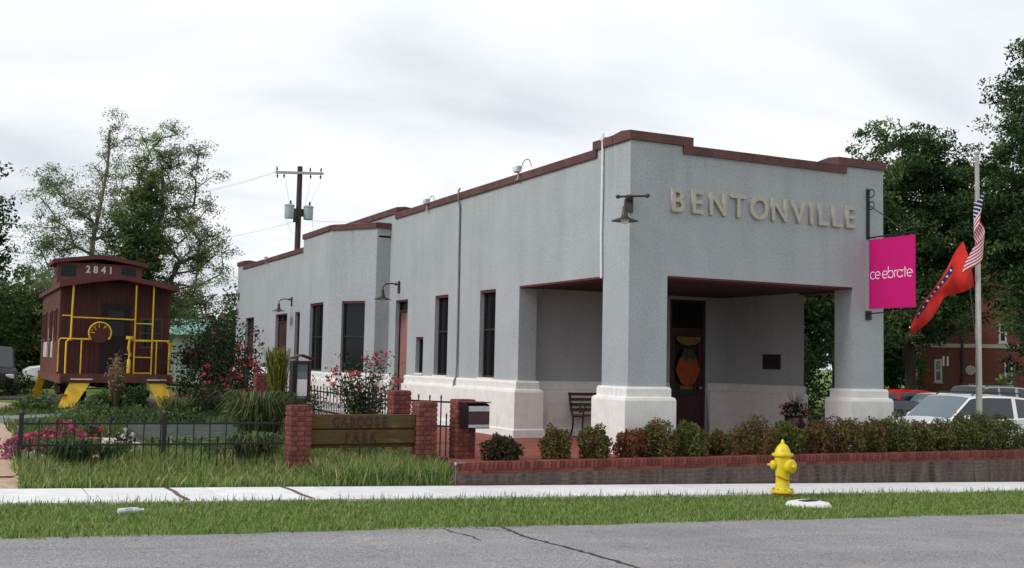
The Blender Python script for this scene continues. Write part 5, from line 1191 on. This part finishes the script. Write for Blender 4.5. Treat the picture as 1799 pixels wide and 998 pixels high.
bush('garden_mound', 'light green shrub left of the stone platform', (2.2,24.6,.1), 0.7, 0.56, 0.5, 1300, .07, [(.09,.16,.04),(.12,.19,.05),(.07,.13,.035),(.17,.20,.07)], 'light green mounds in the garden', lump=.3, shell=.4)
# pots
def pot(loc, label, pm, fl_, r_=.13, h_=.2, cols=DARKGREEN):
    e_ = empty('flower_pot', loc, 0, label, 'pot', 'flower pots in the garden'); m = MB(); m.lathe([(0,0),(r_*.7,0),(r_,h_*.9),(r_*1.1,h_*.92),(r_*1.1,h_),(r_*.9,h_),(0,h_*.9)], 16); m.build('pot', pm, e_, smooth=40)
    p = dome(260, r_*1.2, r_*1.2, .11); p[:,2] += h_*.9; np_mesh('foliage', leaves(p, .05), 4, pal(cols, 260), M['leaf'], e_)
    c = dome(18, r_*1.3, r_*1.3, .12, .9); c[:,2] += h_*.95; q = np.repeat(c, 8, 0)+rng.standard_normal((144,3))*.018; np_mesh('blossom', leaves(q, .035, .8), 4, pal(fl_, 144), M['petal'], e_)
pot((2.32,18.4,.11), 'dark pot of white flowers on the pale gravel', M['paint_black'], [(.6,.58,.6)], .15, .16)
pot((1.98,19.6,.11), 'small dark pot of red flowers behind the magenta mound', M['paint_black'], [(.35,.03,.06)], .14, .2)
tp = empty('terracotta_planter', (1.80,18.5,.11), R(8), 'square terracotta planter beside the magenta flowers', 'planter'); m = MB()
wall_grid(m, [-.16,.16],[0,.2], lambda s,z: True, lambda s,t,z:(s,t,z), -.16, .16); bevel(m.build('box', M['terracotta'], tp), .01); m = MB(); m.box(-.18,.18,-.18,.18,.2,.24); m.build('rim', M['terracotta'], tp)

# ------------------------------------------------------------------ grass
n = 95000; X = rng.random(n)*24-2.5; Yv = 11.02+rng.random(n)*2.56
P = np.stack([X, Yv, SL*X-.022], 1); keep = ~(((X-hx)**2+(Yv-hy)**2 < .02) | ((X-lx0)**2+(Yv-ly0)**2 < .10))
edge = np.minimum((Yv-11.0)/.18, 1); thin = np.sin(X*1.9+np.sin(Yv*3.1)*1.5)*np.sin(Yv*2.7+X*.6) > .72; keep &= rng.random(n) < (.3+.7*edge)*np.where(thin, .35, 1.0)
o = blades(P[keep], .055, .012, [(.140,.255,.046),(.175,.29,.062),(.108,.205,.040),(.27,.30,.11),(.155,.265,.052),(.31,.27,.14)], .9, 'grass_strip'); o['label'] = 'short mown green grass on the verge'
n = 900; X = rng.random(n)*22-2; Yv = 13.46+rng.random(n)*.10; P = np.stack([X, Yv, SL*X-.01], 1); o = blades(P, .10, .010, [(.085,.12,.03),(.16,.14,.06),(.12,.10,.05)], .6, 'edge_grass'); o['label'] = 'taller grass fringe at the sidewalk edge'
def gzv(X, Y): return np.array([gz(a, b) for a, b in zip(X, Y)])-.03
n = 26000; X = .70+rng.random(n)*5.95; Yv = 14.98+rng.random(n)**.9*1.75; h = .09+.10*rng.random(n)+.20*np.clip((Yv-15.3)/1.0,0,1)*(.55+.45*np.sin(X*3.1))
keep = rng.random(n) < .9-.4*(X < .95); P = np.stack([X, Yv, gzv(X, Yv)], 1)[keep]
o = blades(P, h[keep], .016, [(.17,.26,.06),(.26,.32,.09),(.125,.21,.048),(.42,.37,.20),(.21,.28,.07)], .8, 'rough_grass'); o['label'] = 'rough unmown grass in front of the iron fence and park sign'
n = 5000; X = 4.6+rng.random(n)*2.0; Yv = 15.05+rng.random(n)*.85; P = np.stack([X, Yv, gzv(X, Yv)], 1)
o = blades(P, .30, .018, [(.13,.23,.05),(.22,.30,.08),(.42,.37,.20),(.095,.18,.04)], .7, 'tall_grass'); o['label'] = 'tall weedy grass below the CABOOSE PARK planks'
n = 9000; X = .9+rng.random(n)*5.6; Yv = 17.0+rng.random(n)*15; P = np.stack([X, Yv, np.full(n, .09)], 1); keep = ~((X > 1.4) & (X < 3.0) & (Yv < 22) & (Yv > 17.4)) & ~((X > 3.0) & (X < 5.3) & (Yv > 19.8) & (Yv < 24.2))
o = blades(P[keep], .20, .028, GREEN+[(.12,.17,.045),(.16,.20,.06)], .9, 'ground_cover'); o['label'] = 'low green ground cover through the garden beds'

# ------------------------------------------------------------------ trees
for px, py, lab in ((-1.0,43.5,'low dark hedge clump in front of the black van'),(.9,43.8,'low dark hedge clump beside the gravel path'),(2.2,47.5,'low dark hedge clump below the white car')):
    bush('hedge_clump', lab, (px,py,0), 1.2, .7, .80, 1500, .10, DARKGREEN+GREEN[:1], 'hedge behind the path', lump=.25)
LG2 = [(.19,.25,.10),(.15,.21,.08),(.24,.28,.14),(.16,.17,.10)]
LG = [(.060,.085,.028),(.045,.070,.022),(.075,.10,.04),(.085,.09,.04)]
tree('sparse_tree', 'thin airy tree with pale trunk rising behind the caboose, left of the bushier one', (4.9,55.4,.05), (5.7,55,12.2), [(4.6,55.4,8.2,2.2,1.8,2.8),(5.9,55,11.6,1.2,1.1,1.9),(3.4,55.6,6.6,1.7,1.5,1.7),(6.6,55,8.2,1.4,1.3,2.4),(3.2,55.8,9.3,1.2,1.1,1.0),(4.4,55.4,4.6,1.7,1.4,1.3)], 235, 115, .105, LG2, .15, .50, 'bark_pale', aspect=.4)
tree('broad_tree', 'broad tree with open leafy crown behind the caboose, nearest the depot', (6.75,50.2,.05), (7.4,49.6,9.2), [(8.0,49.4,7.8,2.3,2,3.2),(9.0,49,5.8,1.7,1.5,2.8),(7.6,49.4,10.2,1.8,1.5,1.5),(8.4,49,3.9,1.6,1.4,1.5),(6.6,50,8.2,1.5,1.3,2.0)], 330, 105, .105, LG2, .2, .46, aspect=.42)
tree('cedar_tree', 'dense dark green cedar in front of the broad tree', (6.15,48.2,.05), (6.2,48.2,9.2), [(6.5,48.2,8.2,.7,.8,1.3),(6.0,48.2,6.6,1.1,1.0,1.2),(5.6,48.2,5.0,1.0,1.0,1.2),(6.7,48.2,5.4,1.0,1.0,1.5),(6.2,48.2,3.4,1.6,1.4,1.3)], 400, 100, .115, [(.085,.130,.034),(.105,.150,.042),(.062,.10,.028)], .18, .40, shell=.45)
tree('edge_tree', 'leafy tree cut off by the left edge of the picture', (-.6,49.5,.05), (-.5,49.5,9), [(-.2,49.3,7.4,1.7,1.6,2.6),(0,49.3,4.6,1.6,1.5,1.8),(-1.8,49.5,7,2,1.6,3.2)], 420, 55, .17, DARKGREEN+GREEN[:2], .24, .55)
for i, (px, py, w, h_, lab) in enumerate(((-.5,60,3.6,6.6,'dense green tree behind the black van'),(3.3,63,3.4,6.9,'dense green tree behind the left side of the caboose'),(7.4,63,2.6,6.2,'dense green tree showing between caboose and crape myrtle'),(13.5,80,3.4,6.4,'dense green tree behind the right end of the green roof'),(16.0,68,3.2,6.0,'dense green tree beside the far end of the depot'),(-6,58,4,8,'tall green tree beyond the left edge'),(12.6,85,4.5,7.6,'far green tree behind the green roofed building'),(6.5,86,5,8,'far green tree straight behind the caboose'))):
    tree('background_tree', lab, (px,py,0), (px,py,h_*.75), [(px,py,h_*.6,w*.8,w*.7,h_*.38),(px-w*.5,py,h_*.42,w*.6,w*.5,h_*.36),(px+w*.5,py,h_*.4,w*.6,w*.5,h_*.34),(px,py,h_*.24,w*.95,w*.6,h_*.22)], 320, 48, .24, [(.062,.105,.028),(.082,.13,.036),(.105,.150,.045),(.046,.080,.024)], .2, .75, group='trees along the back of the park', shell=.45)
DG = [(.018,.044,.014),(.034,.074,.022),(.052,.102,.030),(.072,.126,.038),(.105,.160,.050)]
tree('oak_tree', 'dark tree with spiky top directly right of the depot roof', (32.2,31.4,-.75), (31.9,31.3,8.6), [(31.2,31.2,8.5,1.9,1.9,3.0),(33.3,29.8,8.4,1.6,1.5,2.0),(34.0,29.2,6.4,1.6,1.5,2.0),(32.4,30.6,6.4,2.4,2.2,3.0),(30.6,31.8,6.0,1.7,1.7,2.6),(32.6,30.8,9.0,1.5,1.4,2.0),(31.6,31.2,3.9,2.2,2,1.5),(33.2,30.4,4.0,1.7,1.6,1.2),(33.6,30.0,7.2,1.7,1.7,2.2)], 960, 100, .135, DG, .20, .46, 'bark_dark', shell=.35)
tree('oak_tree', 'largest dark tree at the right edge of the picture', (36.0,27.6,-.8), (35.6,27.8,11), [(34.2,27.0,9.8,2.3,2.2,4.0),(35.8,26.6,11.2,2.8,2.6,3.6),(33.6,28.0,7.4,2.0,1.9,2.5),(35.4,27.0,6.6,2.5,2.3,2.8),(37,26,8,3,2.8,4.5),(34.6,27.4,4.3,1.9,1.7,1.5),(37.0,27.0,4.0,1.8,1.7,2.4)], 1150, 100, .14, DG, .30, .5, 'bark_dark', shell=.35)
tree('maple_tree', 'dark tree behind the porch, seen through its right opening', (29.2,36.5,-.7), (29,36.5,6.5), [(28.4,36.4,5.4,2.6,2.2,3.2),(30.2,36.0,4.0,2.2,2,2.6),(27.6,36.6,2.6,2.0,1.8,2.2)], 700, 60, .25, DG[:4], .3, .7, 'bark_dark', shell=.3)
tree('maple_tree', 'dark leafy tree left of the brick building', (41.0,45.0,-.9), (41,45,8), [(40.0,46.6,2.6,3.2,2,3.0),(41,45,7.6,3,2.8,3.6),(39.4,45.6,6,2.4,2.2,2.8),(43,44.2,8,2.6,2.4,3.2)], 420, 55, .26, DG, .28, .7, 'bark_dark', shell=.35)
tree('maple_tree', 'dark leafy tree screening the right end of the brick building', (47.5,38.2,-1.0), (47.5,38.2,8), [(47.2,37.4,2.6,1.7,1.6,3.0),(47.5,38.2,7.4,3,2.8,4.0),(49.5,37,5.4,2.4,2.2,3.2),(46.2,39,9,2.4,2.2,2.6)], 420, 55, .26, DG, .28, .7, 'bark_dark', shell=.35)
tree('maple_tree', 'dark low branched tree filling the gap left of the brick building', (47.6,47.6,-1.0), (47.4,47.6,6), [(47.3,47.7,1.9,2.3,2,2.9),(46.4,48.0,5.0,2.6,2.2,2.8),(48.4,47.0,6.2,1.8,1.8,2.2)], 420, 60, .25, DG[:4], .25, .7, 'bark_dark', shell=.3)
hz_ = bush('evergreen_shrub', 'dark evergreen shrub filling the gap beside the right column', (18.9,22.4,-.4), 1.3, 1.1, 3.3, 8000, .10, DARKGREEN, cat='shrub', lump=.25)
